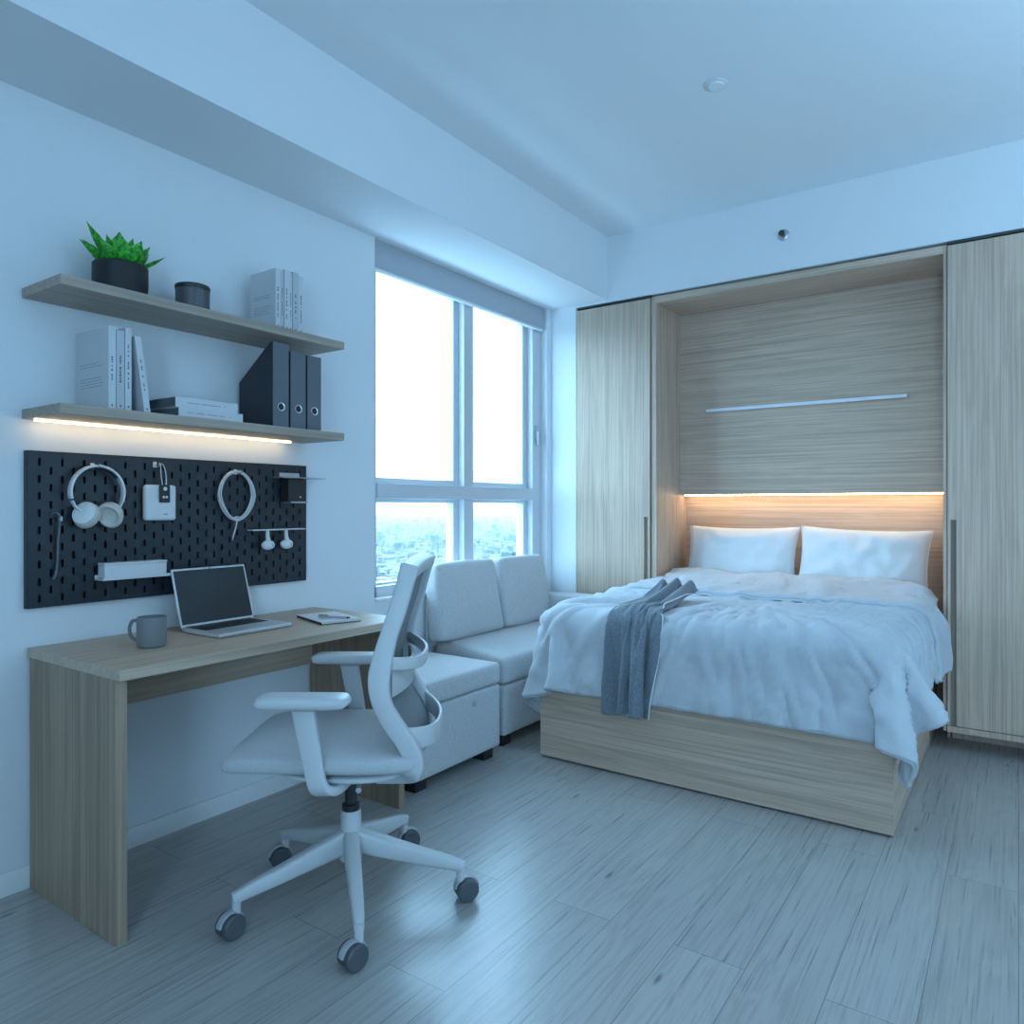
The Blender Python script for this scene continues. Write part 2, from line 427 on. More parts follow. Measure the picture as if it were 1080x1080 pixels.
# ------------------------------------------------------------------ window
def fr(mb, y0, y1, z0, z1, x0, x1): return mb.box(x0, x1, y0, y1, z0, z1)
win = bpy.data.objects.new('window_1', None); C.objects.link(win); win.location = (XW-.06, (W0+W1)/2, ZSILL); struct(win)
def wp(mb, name, mat, bev=.003):
    return mb.build(name, mat, bevel=bev)
def par(o, p):
    bpy.context.view_layer.update(); o.parent = p; o.matrix_parent_inverse = p.matrix_world.inverted(); return o
f0, f1 = XW-.11, XW-.045     # frame depth
m = MB()
fr(m, W0, W0+.055, ZSILL, ZHEAD, f0, f1); fr(m, 3.90, W1, ZSILL, ZHEAD, f0, f1)
fr(m, W0, W1, ZSILL, .785, f0, f1); fr(m, W0, W1, ZHEAD-.08, ZHEAD, f0, f1)
par(wp(m, 'window_frame', M['frame']), win)
m = MB(); fr(m, 3.198, 3.285, .785, 1.215, f0, f1); fr(m, 3.198, 3.285, 1.29, ZHEAD-.08, f0, f1)
par(wp(m, 'mullion', M['frame']), win)
m = MB(); fr(m, W0+.055, 3.90, 1.215, 1.29, f0, f1+.012); par(wp(m, 'transom', M['frame']), win)
for (y0, y1, z0, z1) in ((W0+.055, 3.198, .785, 1.215), (3.285, 3.90, .785, 1.215), (W0+.055, 3.198, 1.29, 2.379), (3.285, 3.90, 1.29, 2.379)):
    m = MB(); s = .042; top = z0 > 1
    q0, q1 = f0-.035, f0+.022
    if top and y0 > 3: s = .05
    m.box(q0, q1, y0-.01, y0+s*.45, z0-.01, z1+.01); m.box(q0, q1, y1-s, y1+.01, z0-.01, z1+.01)
    m.box(q0, q1, y0+s*.45, y1-s, z0-.01, z0+(.03 if top else .012)); m.box(q0, q1, y0+s*.45, y1-s, z1-.02, z1+.01)
    sa = wp(m, 'sash', M['frame']); par(sa, win)
    g = MB().box(q0+.02, q0+.026, y0+s*.4, y1-s+.002, z0+.01, z1-.018).build('window_pane', M['glass']); par(g, sa)
m = MB(); m.box(f1-.02, f1+.008, 3.925, 3.955, 1.60, 1.70); m.box(f1+.008, f1+.03, 3.93, 3.95, 1.57, 1.66)
par(wp(m, 'window_handle', M['blind'], .004), win)
m = MB(); m.box(f1-.005, XW+.012, W0, W1, .70+.02, .735); par(wp(m, 'window_sill', M['base'], .003), win)

rb = thing('roller_blind', 'grey roller blind cassette fully raised across the top of the window', 'blind', (XW-.02, 3.23, 2.31))
o = MB().box(XW-.04, XW-.012, W0+.002, W1-.002, 2.322, ZS).build('blind_cassette', M['blind'], bevel=.003); par(o, rb)
o = MB().box(XW-.036, XW-.006, W0+.01, W1-.03, 2.308, 2.322).build('bottom_rail', M['white_plastic'], bevel=.004); par(o, rb)

# ------------------------------------------------------------------ the city far below
def city():
    random.seed(4)
    m, nt, b = node_mat('distant_city_ground'); L = nt.links.new
    tc = nt.nodes.new('ShaderNodeTexCoord'); n = nt.nodes.new('ShaderNodeTexNoise'); n.inputs['Scale'].default_value = .03; n.inputs['Detail'].default_value = 8
    L(tc.outputs['Object'], n.inputs['Vector']); cr = nt.nodes.new('ShaderNodeValToRGB')
    cr.color_ramp.elements[0].position = .4; cr.color_ramp.elements[0].color = (.04,.06,.055,1)
    cr.color_ramp.elements[1].position = .6; cr.color_ramp.elements[1].color = (.085,.082,.075,1)
    L(n.outputs['Fac'], cr.inputs['Fac']); L(cr.outputs['Color'], b.inputs['Base Color']); b.inputs['Roughness'].default_value = 1
    g = MB(); g.box(-9000, -40, -4000, 9000, -60.5, -60); struct(g.build('terrain', m))
    cm, nt, b = node_mat('distant_city_blocks'); L = nt.links.new
    tc = nt.nodes.new('ShaderNodeTexCoord'); n = nt.nodes.new('ShaderNodeTexNoise'); n.inputs['Scale'].default_value = .045; n.inputs['Detail'].default_value = 4
    L(tc.outputs['Object'], n.inputs['Vector']); cr = nt.nodes.new('ShaderNodeValToRGB')
    cr.color_ramp.elements[0].position = .42; cr.color_ramp.elements[0].color = (.035,.062,.056,1)
    cr.color_ramp.elements[1].position = .58; cr.color_ramp.elements[1].color = (.18,.165,.145,1)
    L(n.outputs['Fac'], cr.inputs['Fac']); L(cr.outputs['Color'], b.inputs['Base Color']); b.inputs['Roughness'].default_value = 1
    mb = MB()
    for i in range(16000):
        d = 330*(14**random.random()); u = random.uniform(60, 640); k = (u-540)/765.7
        a = R(34.904); dx, dy = -math.sin(a)+math.cos(a)*k, math.cos(a)+math.sin(a)*k
        x, y = dx*d, dy*d
        s = random.uniform(2.5, 8)*(1+d/2500); h = random.uniform(2, 7)*(1+d/4000)
        if random.random() < .04: h *= 2.4
        an = random.uniform(0, .6); mt = Matrix.Translation((x, y, -60)) @ Matrix.Rotation(an, 4, 'Z')
        mb.box(-s/2, s/2, -s*.4, s*.4, 0, h, mat=mt)
    o = mb.build('city_buildings', cm); o['kind'] = 'stuff'
    tag(o, 'hazy sprawl of low buildings and trees far below the window', 'city')
city()
hm = bpy.data.materials.new('distant_haze'); hm.use_nodes = True; hn = hm.node_tree; hn.nodes.clear()
hv = hn.nodes.new('ShaderNodeVolumeScatter'); ho = hn.nodes.new('ShaderNodeOutputMaterial')
hv.inputs['Color'].default_value = (1,1,1,1); hv.inputs['Density'].default_value = .00016
hn.links.new(hv.outputs[0], ho.inputs['Volume'])
hz = MB().box(-8800, -150, 100, 8800, -59.9, 240).build('haze', hm); hz['kind'] = 'stuff'
tag(hz, 'pale haze lying over the city towards the horizon', 'haze')

# ------------------------------------------------------------------ wardrobe wall with bed niche
NX0, NX1, NY, NZ = -1.78, -.298, 4.43, 2.395      # niche opening
DZ0, DZ1, YD = .128, 2.425, YB
def cabinet(label, x0, x1, doors, hand):
    t = thing('wardrobe', label, 'wardrobe', ((x0+x1)/2, YB+.25, 0))
    m = MB()
    m.box(x0, x1, YB+.024, YBACK-.02, .095, DZ1+.01)
    m.box(x0+.004, x1-.004, YB+.26, YBACK-.02, 0, .095)
    m.box(x0, x1, YB+.002, YB+.024, .095, .124)
    par(m.build('carcass', M['wood_v'], bevel=.0015), t)
    par(MB().box(x0, x1, YB+.004, YB+.03, DZ1+.01, DZ1+.021).build('top_gap_shade', M['darkgap']), t)  # dark strip: shade in the gap over the doors, put in as colour
    for (d0, d1), hd in zip(doors, hand):
        # slab with a full-length finger notch on its inner edge
        zt = 1.112; nw = .024; g0 = .012
        if hd > 0: poly = [(d0,DZ0),(d1-g0-nw,DZ0),(d1-g0-nw,zt),(d1-g0,zt),(d1-g0,DZ0),(d1,DZ0),(d1,DZ1),(d0,DZ1)]; hx = (d1-g0-nw, d1-g0)
        else: poly = [(d0,DZ0),(d0+g0,DZ0),(d0+g0,zt),(d0+g0+nw,zt),(d0+g0+nw,DZ0),(d1,DZ0),(d1,DZ1),(d0,DZ1)]; hx = (d0+g0, d0+g0+nw)
        d = MB().prism(poly, YB, YB+.022, axis=1).build('door', M['wood_v']); par(d, t)
        par(MB().box(hx[0], hx[1], YB+.014, YB+.0235, DZ0, zt).build('recessed_handle', M['wood_v2']), d)
    return t
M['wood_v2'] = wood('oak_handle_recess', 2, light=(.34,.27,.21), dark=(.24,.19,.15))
cabinet('tall narrow oak wardrobe between the window corner and the bed niche', -2.322, -1.812, [(-2.320,-1.818)], [1])
cabinet('tall wide oak wardrobe to the right of the bed', -.281, 1.23, [(-.279,.222),(.226,.727),(.731,1.228)], [-1,1,-1])
nch = thing('bed_niche', 'oak lined alcove framing the bed head between the wardrobes', 'wall unit', (-1.05, 4.4, 0))
m = MB(); m.box(-1.810, NX0, YB+.012, YBACK-.02, .095, 2.435); m.box(-1.810, NX0, YB+.26, YBACK-.02, 0, .095); par(m.build('side_panel', M['wood_v'], bevel=.0015), nch)
m = MB(); m.box(NX1, -.283, YB+.012, YBACK-.02, .095, 2.435); m.box(NX1, -.283, YB+.26, YBACK-.02, 0, .095); par(m.build('side_panel', M['wood_v'], bevel=.0015), nch)
m = MB(); m.box(NX0, NX1, YB+.012, YBACK-.02, NZ, 2.435); par(m.build('top_panel', M['wood_x'], bevel=.0015), nch)
m = MB(); m.box(NX0, NX1, NY, YBACK-.03, 1.25, NZ); par(m.build('upper_back_panel', M['wood_x'], bevel=.0015), nch)
m = MB(); m.box(NX0, NX1, 4.54, YBACK-.02, 0, 1.25); par(m.build('headboard_panel', M['wood_x']), nch)
m = MB(); m.box(NX0+.02, NX1-.01, NY+.03, NY+.045, 1.243, 1.2495); par(m.build('led_strip', M['led_warm']), nch)
br = thing('wall_bar', 'slim pale metal bar across the upper oak panel over the bed', 'rail', (-1.05, NY-.02, 1.772))
m = MB(); m.box(-1.60, -.49, NY-.022, NY-.012, 1.762, 1.782); par(m.build('bar', M['bar'], bevel=.003), br)
for x in (-1.55, -.54):
    m = MB(); m.box(x-.01, x+.01, NY-.012, NY, 1.766, 1.778); par(m.build('bracket', M['bar'], bevel=.001), br)

# ------------------------------------------------------------------ ceiling bits
t = thing('fire_sprinkler', 'small round chrome sprinkler head on the bulkhead above the niche', 'sprinkler', (-1.041, YB, 2.64))
mt = Matrix.Translation((-1.041, YB, 2.64)) @ Matrix.Rotation(PI/2, 4, 'X')
par(MB().lathe([(.031,0),(.030,.004),(.022,.008),(.014,.009)], mat=mt).build('escutcheon', M['steel'], smooth=True), t)
par(MB().lathe([(.008,.005),(.008,.022),(.004,.024),(.004,.034),(.016,.036),(.016,.038)], 16, mat=mt).build('deflector', M['chair_dark'], smooth=True), t)
t = thing('sprinkler_cover', 'flat white round concealed cover plate on the ceiling', 'ceiling cover', (-.984, 2.824, ZC))
par(MB().lathe([(.046,-.0002),(.046,-.004),(.043,-.006),(0,-.006)], c=(-.984,2.824,ZC)).build('cover_plate', M['white_plastic'], smooth=True), t)
par(MB().lathe([(.030,0),(.030,-.0099),(.028,-.012),(0,-.012)], c=(-.984,2.824,ZC)).build('inner_disc', M['ceil'], smooth=True), t)

# ------------------------------------------------------------------ desk
DX = -1.952; DY0, DY1 = .982, 2.095
t = thing('desk', 'long oak desk with slab sides along the window wall', 'desk', ((XW+DX)/2, 1.54, 0))
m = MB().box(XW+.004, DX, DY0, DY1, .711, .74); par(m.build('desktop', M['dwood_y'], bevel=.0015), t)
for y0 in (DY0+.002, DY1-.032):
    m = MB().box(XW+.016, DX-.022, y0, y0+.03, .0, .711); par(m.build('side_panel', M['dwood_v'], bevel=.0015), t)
m = MB().box(XW+.016, XW+.034, DY0+.032, DY1-.032, .505, .711); par(m.build('back_panel', M['dwood_y'], bevel=.0015), t)

# ------------------------------------------------------------------ shelves
SX = -2.258; SY0, SY1 = .968, 2.04
def shelf(z, label):
    t = thing('floating_shelf', label, 'shelf', ((XW+SX)/2, 1.5, z-.015))
    m = MB().box(XW+.002, SX, SY0, SY1, z-.030, z); par(m.build('board', M['shelf'], bevel=.0012), t)
    return t
shelf(1.847, 'upper floating oak shelf carrying the succulent and the row of thin white books')
t = shelf(1.475, 'lower floating oak shelf with a warm light strip under its back edge')
m = MB().box(XW+.046, XW+.053, .985, 1.935, 1.4380, 1.4440); par(m.build('led_strip', M['led_white']), t)

# ------------------------------------------------------------------ books
def dashes(mb, y0, y1, z0, z1, x, rnd, rows=1, vertical=True, th=.0004, fill=.7):
    """tiny unreadable print marks on a face looking along +X"""
    for r in range(rows):
        if vertical:
            yc = y0+(y1-y0)*(r+.5)/rows; w = (y1-y0)/rows*.55; z = z1
            while z > z0:
                h = rnd.uniform(.003, .007)
                if rnd.random() < fill: mb.box(x, x+th, yc-w/2, yc+w/2*rnd.uniform(.5,1), max(z-h,z0), z)
                z -= h+.0022
        else:
            zc = z0+(z1-z0)*(r+.5)/rows; w = (z1-z0)/rows*.5; y = y0
            while y < y1:
                h = rnd.uniform(.003, .008)
                if rnd.random() < fill: mb.box(x, x+th, y, min(y+h,y1), zc-w/2, zc+w/2*rnd.uniform(.5,1))
                y += h+.0022
    return mb
def book(label, y0, y1, z0, z1, xs, xb, mat, group, lean=0, cover_print=False, title=(.30,.75), seed=0, rows=1):
    """upright book, spine facing +X at xs, going back to xb"""
    rnd = random.Random(seed)
    t = thing('book', label, 'book', ((xs+xb)/2, (y0+y1)/2, z0), group=group)
    Mx = Matrix.Translation((0, y1, z0)) @ Matrix.Rotation(lean, 4, 'X') @ Matrix.Translation((0, -y1, -z0)) if lean else Matrix.Identity(4)
    c = .0022; m = MB()
    m.box(xb, xs-.001, y0, y0+c, z0, z1, mat=Mx); m.box(xb, xs-.001, y1-c, y1, z0, z1, mat=Mx); m.box(xs-.003, xs, y0, y1, z0, z1, mat=Mx)
    par(m.build('cover', mat, bevel=.0006), t)
    par(MB().box(xb+.003, xs-.003, y0+c, y1-c, z0+.003, z1-.003, mat=Mx).build('page_block', M['pages']), t)
    h = z1-z0
    m = MB(); dashes(m, y0+(y1-y0)*.3, y1-(y1-y0)*.3, z0+h*title[0], z0+h*title[1], xs, rnd, rows)
    for v in m.bm.verts: v.co = Mx @ v.co
    par(m.build('spine_title', M['ink']), t)
    m = MB().box(xs, xs+.0004, (y0+y1)/2-.002, (y0+y1)/2+.002, z0+.012, z0+.018, mat=Mx); par(m.build('spine_mark', M['ink']), t)
    if cover_print:
        w_ = xs-xb
        for zz, n in ((.58, 2), (.40, 4)):
            m = MB()
            for q in range(n):
                z = z0+h*zz-q*.009; x = xb+w_*.14; e = xb+w_*rnd.uniform(.72,.84)
                while x < e:
                    l = rnd.uniform(.006,.016); m.box(x, min(x+l,e), y0-.0004, y0, z, z+.0022); x += l+.003
            par(m.build('cover_print', M['ink2']), t)
    return t
g1 = 'books standing on the lower shelf'
book('thick white book with print on its cover, leftmost on the lower shelf', 1.123, 1.146, 1.475, 1.735, -2.30, -2.508, M['book'], g1, cover_print=True, seed=1, title=(.35,.66))
book('pale book standing second from the left on the lower shelf', 1.1485, 1.1735, 1.475, 1.727, -2.302, -2.50, M['book2'], g1, seed=2, title=(.3,.72))
book('narrow white book beside the leaning book on the lower shelf', 1.1745, 1.1945, 1.475, 1.738, -2.30, -2.505, M['book'], g1, seed=3, title=(.22,.8), rows=1)
book('white book leaning against the upright books on the lower shelf', 1.236, 1.2565, 1.4758, 1.722, -2.30, -2.47, M['book'], g1, lean=R(7.6), seed=4, title=(.3,.7))
g2 = 'thin books on the upper shelf'
tb = [(1.738,1.7605,2.078,'book','white book at the left of the upper shelf row with print on its cover'),
      (1.762,1.7775,2.078,'book2','thin pale book second in the upper shelf row'),
      (1.779,1.800,2.083,'book','white book third from the left in the upper shelf row'),
      (1.8015,1.816,2.078,'book','very thin white book fourth from the left in the upper shelf row'),
      (1.8175,1.846,2.084,'book2','thickest pale grey book, fifth in the upper shelf row'),
      (1.8475,1.869,2.076,'book','white book at the right end of the upper shelf row')]
for i, (y0, y1, z1, mt_, lb) in enumerate(tb):
    book(lb, y0, y1, 1.847, z1, -2.302-.002*(i%2), -2.455-.003*(i%3), M[mt_], g2, cover_print=(i==0), seed=20+i, title=(.2,.7))
def flat_book(label, y0, y1, z0, z1, xs, xb, seed):
    rnd = random.Random(seed)
    t = thing('book', label, 'book', ((xs+xb)/2, (y0+y1)/2, z0), group='books lying flat on the lower shelf'); c = .002
    m = MB(); m.box(xb, xs-.001, y0, y1, z0, z0+c); m.box(xb, xs-.001, y0, y1, z1-c, z1); m.box(xs-.003, xs, y0, y1, z0, z1)
    par(m.build('cover', M['book'], bevel=.0006), t)
    par(MB().box(xb+.003, xs-.003, y0+.002, y1-.003, z0+c, z1-c).build('page_block', M['bookside']), t)
    m = MB(); dashes(m, y0+.03, y1-.05, (z0+z1)/2-.004, (z0+z1)/2+.004, xs, rnd, 1, False)
    par(m.build('spine_title', M['ink2']), t)
flat_book('white book lying flat under another beside the black box files', 1.34, 1.582, 1.475, 1.5065, -2.28, -2.46, 7)
flat_book('white book lying flat on top of the pair beside the box files', 1.332, 1.566, 1.507, 1.541, -2.285, -2.46, 8)

def box_file(label, y0, y1, z1):
    t = thing('box_file', label, 'file', (-2.39, (y0+y1)/2, 1.475), group='slate box files on the lower shelf')
    z0 = 1.475; xf, xb = -2.288, -2.498
    prof = [(xf-.003,z0),(xf-.003,z1),(xf-.018,z1),(xb,z0+.185),(xb,z0)]
    s = MB()
    s.prism([(x,z) for x,z in prof], y0, y0+.003, axis=1); s.prism([(x,z) for x,z in prof], y1-.003, y1, axis=1)
    s.box(xb, xf-.003, y0+.003, y1-.003, z0, z0+.003); s.box(xb, xb+.003, y0+.003, y1-.003, z0+.003, z0+.18)
    par(s.build('side', M['binder_side'], bevel=.0006), t)
    par(MB().box(xf-.003, xf, y0, y1, z0, z1).build('spine', M['binder'], bevel=.0008), t)
    mt = Matrix.Translation((xf, (y0+y1)/2, 1.553)) @ Matrix.Rotation(PI/2, 4, 'Y')
    r = MB(); r.lathe([(.0125,0),(.0165,0),(.0165,.0016),(.0155,.0022),(.0125,.0016)], 28, mat=mt, closed=True); 
    par(r.build('finger_ring', M['chrome'], smooth=True), t)
    par(MB().cyl((xf+.0002, (y0+y1)/2, 1.553), .0126, .0006, axis=0).build('finger_hole', M['black']), t)
box_file('slate box file at the left of the three, its sloped dark side showing', 1.717, 1.788, 1.795)
box_file('slate box file in the middle of the three', 1.797, 1.869, 1.773)
box_file('slate box file at the right end of the lower shelf', 1.877, 1.945, 1.770)

# ------------------------------------------------------------------ succulent and candle
t = thing('potted_succulent', 'bright green succulent in a matt black pot on the upper shelf', 'plant', (-2.40, 1.21, 1.847))
px, py, pz = -2.398, 1.209, 1.847
n = 44; rings = []
for r, z in ((.072,0),(.077,.004),(.082,.05),(.082,.108),(.079,.112),(.074,.112),(.072,.092),(.001,.092)):
    rings.append([Vector((px+r*math.cos(2*PI*(k+.5)/n), py+r*math.sin(2*PI*(k+.5)/n), pz+z)) for k in range(n)])
par(MB().ring_loft(rings).build('pot', M['pot'], smooth=True), t)
par(MB().lathe([(.070,.0925),(.06,.098),(0,.1)], 20, c=(px,py,pz)).build('soil', M['soil'], smooth=True), t)
def leaf(az, tilt, L, W, base, curl=.3):
    m = MB(); rings = []; N = 10
    d = Vector((math.cos(az), math.sin(az), 0)); s = Vector((-math.sin(az), math.cos(az), 0))
    p = Vector(base)
    for i in range(N+1):
        t_ = i/N; ang = tilt + curl*t_
        wv = W*(math.sin(PI*min(t_*.72+.17,1))**.8)*(1 if t_ < .68 else max(0,(1-t_)/.32)**.75) ; wv = max(wv, .0006)
        th = wv*.30
        fwd = d*math.cos(ang)+Vector((0,0,1))*math.sin(ang); nr = -d*math.sin(ang)+Vector((0,0,1))*math.cos(ang)
        rings.append([p + s*(wv*x) + nr*(th*y) for x, y in ((-1,.9),(-.5,.15),(0,0),(.5,.15),(1,.9),(.5,-.5),(0,-.95),(-.5,-.5))])
        p = p + fwd*(L/N)
    m.ring_loft(rings); return m
random.seed(11)
def put_leaf(az, tl, L_, W_, r0, dz, cu):
    leaf(az, R(tl), L_, W_, (px+r0*math.cos(az), py+r0*math.sin(az), pz+dz), cu).build('leaf', M['leaf'], t, smooth=True, ang=60).matrix_parent_inverse = Matrix.Translation(-t.location)
for k in range(9):
    put_leaf(2*PI*k/9+.2, 42+random.uniform(-5,6), .115+random.uniform(-.008,.010), .034, .022, .090, .30)
for k in range(6):
    put_leaf(2*PI*k/6+.55, 66+random.uniform(-5,5), .112, .029, .010, .095, .2)
for az, tl, L_ in ((R(-86), 48, .165), (R(-97), 30, .135), (R(86), 28, .165), (R(-50), 82, .125), (R(30), 84, .11)):
    put_leaf(az, tl, L_, .024, .012, .090, .22)
t = thing('candle_jar', 'small grey lidded candle jar in the middle of the upper shelf', 'candle', (-2.40, 1.462, 1.847))
par(MB().lathe([(.050,0),(.056,.004),(.057,.02),(.057,.092),(.055,.094)], 36, c=(-2.40,1.462,1.847)).build('jar', M['candle'], smooth=True), t)
par(MB().lathe([(.058,.094),(.0585,.096),(.0585,.106),(.056,.109),(0,.109)], 36, c=(-2.40,1.462,1.847)).build('lid', M['candle_lid'], smooth=True), t)

# ------------------------------------------------------------------ pegboard
PX = XW+.022
def pegboard():
    t = thing('pegboard', 'black slotted pegboard hung on the wall above the desk', 'pegboard', (XW+.01, 1.506, .865))
    y0, y1, z0, z1 = .977, 2.035, .865, 1.345
    m = MB(); th = .005; x0, x1 = PX-th, PX
    NC = 31; pit = (y1-y0-.03)/NC; sw = .0082; sh = .0235; per = .0533
    yy = y0; cols = []
    for c in range(NC):
        yc = y0+.015+pit*(c+.5)
        m.box(x0, x1, yy, yc-sw/2, z0, z1); yy = yc+sw/2
        off = (0 if c % 2 == 0 else per/2)
        zz = z0; k = 0
        while True:
            zc = z0+.024+off*.98+per*k
            if zc+sh/2 > z1-.012: break
            m.box(x0, x1, yc-sw/2, yc+sw/2, zz, zc-sh/2); zz = zc+sh/2; k += 1
        m.box(x0, x1, yc-sw/2, yc+sw/2, zz, z1)
    m.box(x0, x1, yy, y1, z0, z1)
    par(m.build('slotted_panel', M['peg']), t)
    m = MB()
    m.box(XW+.001, x1+.0006, y0-.004, y0, z0-.004, z1+.004); m.box(XW+.001, x1+.0006, y1, y1+.004, z0-.004, z1+.004)
    m.box(XW+.001, x1+.0006, y0, y1, z0-.004, z0); m.box(XW+.001, x1+.0006, y0, y1, z1, z1+.004)
    par(m.build('rim', M['peg'], bevel=.0015), t)
    par(MB().box(XW+.001, XW+.006, y0, y1, z0, z1).build('slot_shade_sheet', M['peg']), t)  # dark sheet added behind the slots to stand for their shade
pegboard()
def hook(y, z, ln=.035):
    t = thing('peg_hook', 'x', 'hook', (PX, y, z))
    m = MB(); m.tube(catmull([(PX-.004,y,z+.008),(PX+.006,y,z+.006),(PX+ln*.6,y,z),(PX+ln,y,z+.004),(PX+ln+.002,y,z+.014)],4), .002, 8)
    par(m.build('wire', M['steel'], smooth=True), t)
    par(MB().box(PX-.001, PX+.005, y-.006, y+.006, z-.002, z+.018).build('clip', M['white_plastic'], bevel=.001), t)
    return t
hook(1.165, 1.300, .05)['label'] = 'small metal hook holding up the white headphones'
hook(1.375, 1.315, .03)['label'] = 'small metal hook with the key fob strap over it'
hook(1.695, 1.302, .035)['label'] = 'small metal hook holding the coiled white cable'

# headphones
t = thing('headphones', 'white over-ear headphones hanging on the pegboard', 'headphones', (PX+.03, 1.166, 1.14))
cy_, cz_ = 1.166, 1.222; hx = PX+.034
arc = [(hx, cy_+.083*math.cos(R(a)), cz_+.086*math.sin(R(a))) for a in range(-22, 203, 9)]
par(MB().sweep(arc, .024, .0075, (1,0,0), .6).build('headband', M['hp'], smooth=True, ang=50), t)
arc = [(hx, cy_+.077*math.cos(R(a)), cz_+.080*math.sin(R(a))) for a in range(38, 145, 8)]
par(MB().sweep(arc, .020, .006, (1,0,0), .7).build('band_cushion', M['chair_dark'], smooth=True, ang=50), t)
for sgn in (-1, 1):
    # ear cups swing inwards and face each other at an angle
    base = Matrix.Translation((hx+.006, cy_+sgn*.040, cz_-.070)) @ Matrix.Rotation(sgn*R(30), 4, 'X') @ Matrix.Rotation(R(-48)*sgn if sgn > 0 else R(128), 4, 'Z') 
    ax = base @ Matrix.Rotation(PI/2, 4, 'Y')
    if sgn < 0: ax = base @ Matrix.Rotation(PI/2, 4, 'Y') @ Matrix.Identity(4)
    S = Matrix.Diagonal((1.06, .94, 1, 1))
    m = MB().lathe([(.001,-.018),(.026,-.017),(.036,-.012),(.039,-.002),(.039,.004)], 32, mat=ax @ S); cup = m.build('ear_cup', M['hp'], smooth=True); par(cup, t)
    m = MB().lathe([(.038,.004),(.041,.010),(.040,.020),(.034,.024),(.026,.020),(.020,.012),(.001,.010)], 32, mat=ax @ S); par(m.build('ear_pad', M['pad'], smooth=True), t)
    e = (hx, cy_+sgn*.078, cz_-.028)
    m = MB().sweep([e, (hx+.003, cy_+sgn*.070, cz_-.046), (hx+.004, cy_+sgn*.052, cz_-.062)], .018, .006, (1,0,0), .6); par(m.build('yoke', M['hp'], smooth=True, ang=50), t)

# power bank / white box + key fob
t = thing('white_device', 'white rounded square device hung on the pegboard with black tag over it', 'device', (PX, 1.384, 1.125))
par(MB().box(PX+.002, PX+.030, 1.328, 1.440, 1.127, 1.252).build('case', M['white_plastic'], bevel=.010, seg=4), t)
par(MB().box(PX+.030, PX+.0305, 1.392, 1.406, 1.147, 1.151).build('logo', M['ink2']), t)
t = thing('key_fob', 'black key fob on a loop hanging over the white device', 'key fob', (PX+.035, 1.392, 1.19))
par(MB().box(PX+.0315, PX+.0395, 1.373, 1.411, 1.190, 1.252).build('fob_body', M['black'], bevel=.0035, seg=3), t)
m = MB(); m.lathe([(0,0),(.0075,0),(.0075,.0008),(0,.0008)], 6, mat=Matrix.Translation((PX+.0395,1.392,1.238)) @ Matrix.Rotation(PI/2,4,'Y'))
m.box(PX+.0395, PX+.0402, 1.383, 1.390, 1.205, 1.213); m.box(PX+.0395, PX+.0402, 1.393, 1.401, 1.205, 1.213)
par(m.build('fob_print', M['white_plastic']), t)
lp = catmull([(PX+.034,1.385,1.252),(PX+.032,1.381,1.285),(PX+.026,1.383,1.318),(PX+.020,1.388,1.327),(PX+.026,1.394,1.318),(PX+.032,1.399,1.285),(PX+.034,1.398,1.252)], 5)
par(MB().tube(lp, .0022, 8).build('loop', M['steel'], smooth=True), t)

# coiled cable
t = thing('cable_coil', 'coiled white cable hanging from a hook on the pegboard', 'cable', (PX+.02, 1.69, 1.10))
random.seed(5); pts = []
for k in range(5*28):
    a = 2*PI*k/28; lo = k//28
    rx = .074+.005*math.sin(lo*2.1)+.003*math.sin(a*2+lo); rz = .092+.004*math.cos(lo*1.7)
    y = 1.690+rx*math.sin(a)*(1-.10*(-math.cos(a) if math.cos(a)<0 else 0)*2); z = 1.218+rz*math.cos(a)
    pts.append((PX+.012+.0035*lo+.003*math.sin(a+lo), y+.003*math.sin(lo*3), z))
par(MB().tube(pts, .0026, 8).build('coil', M['cable'], smooth=True), t)
tail = catmull([(PX+.022,1.690,1.128),(PX+.026,1.684,1.110),(PX+.022,1.680,1.085),(PX+.018,1.675,1.062),(PX+.014,1.674,1.045)], 5)
par(MB().tube(tail, [.0028]*(len(tail)-4)+[.002,.0016,.0012,.001], 8).build('tail', M['cable'], smooth=True), t)
par(MB().tube([(PX+.020,1.690+.014*math.cos(a),1.128+.008*math.sin(a)) for a in [2*PI*i/16 for i in range(16)]], .0028, 8, closed=True).build('cable_tie', M['cable'], smooth=True), t)

# small black speaker on little shelf at top right
t = thing('peg_shelf', 'thin dark shelf projecting past the right edge of the pegboard', 'shelf', (PX+.04, 1.97, 1.295))
par(MB().box(PX+.002, PX+.072, 1.865, 2.085, 1.292, 1.296).build('shelf_plate', M['steel'], bevel=.001), t)
par(MB().box(PX-.001, PX+.004, 1.90, 2.0, 1.296, 1.315).build('back_lip', M['steel'], bevel=.001), t)
t = thing('black_device', 'small black box hung under the thin dark shelf on the pegboard', 'device', (PX+.03, 1.955, 1.19))
par(MB().box(PX+.002, PX+.055, 1.905, 1.985, 1.197, 1.2915).build('body', M['black'], bevel=.004, seg=3), t)
par(MB().box(PX+.002, PX+.058, 1.915, 1.998, 1.190, 1.1965).build('base_plate', M['steel'], bevel=.001), t)
par(MB().cyl((PX+.055, 1.963, 1.215), .004, .001, axis=0, n=12).build('indicator', M['white_plastic']), t)

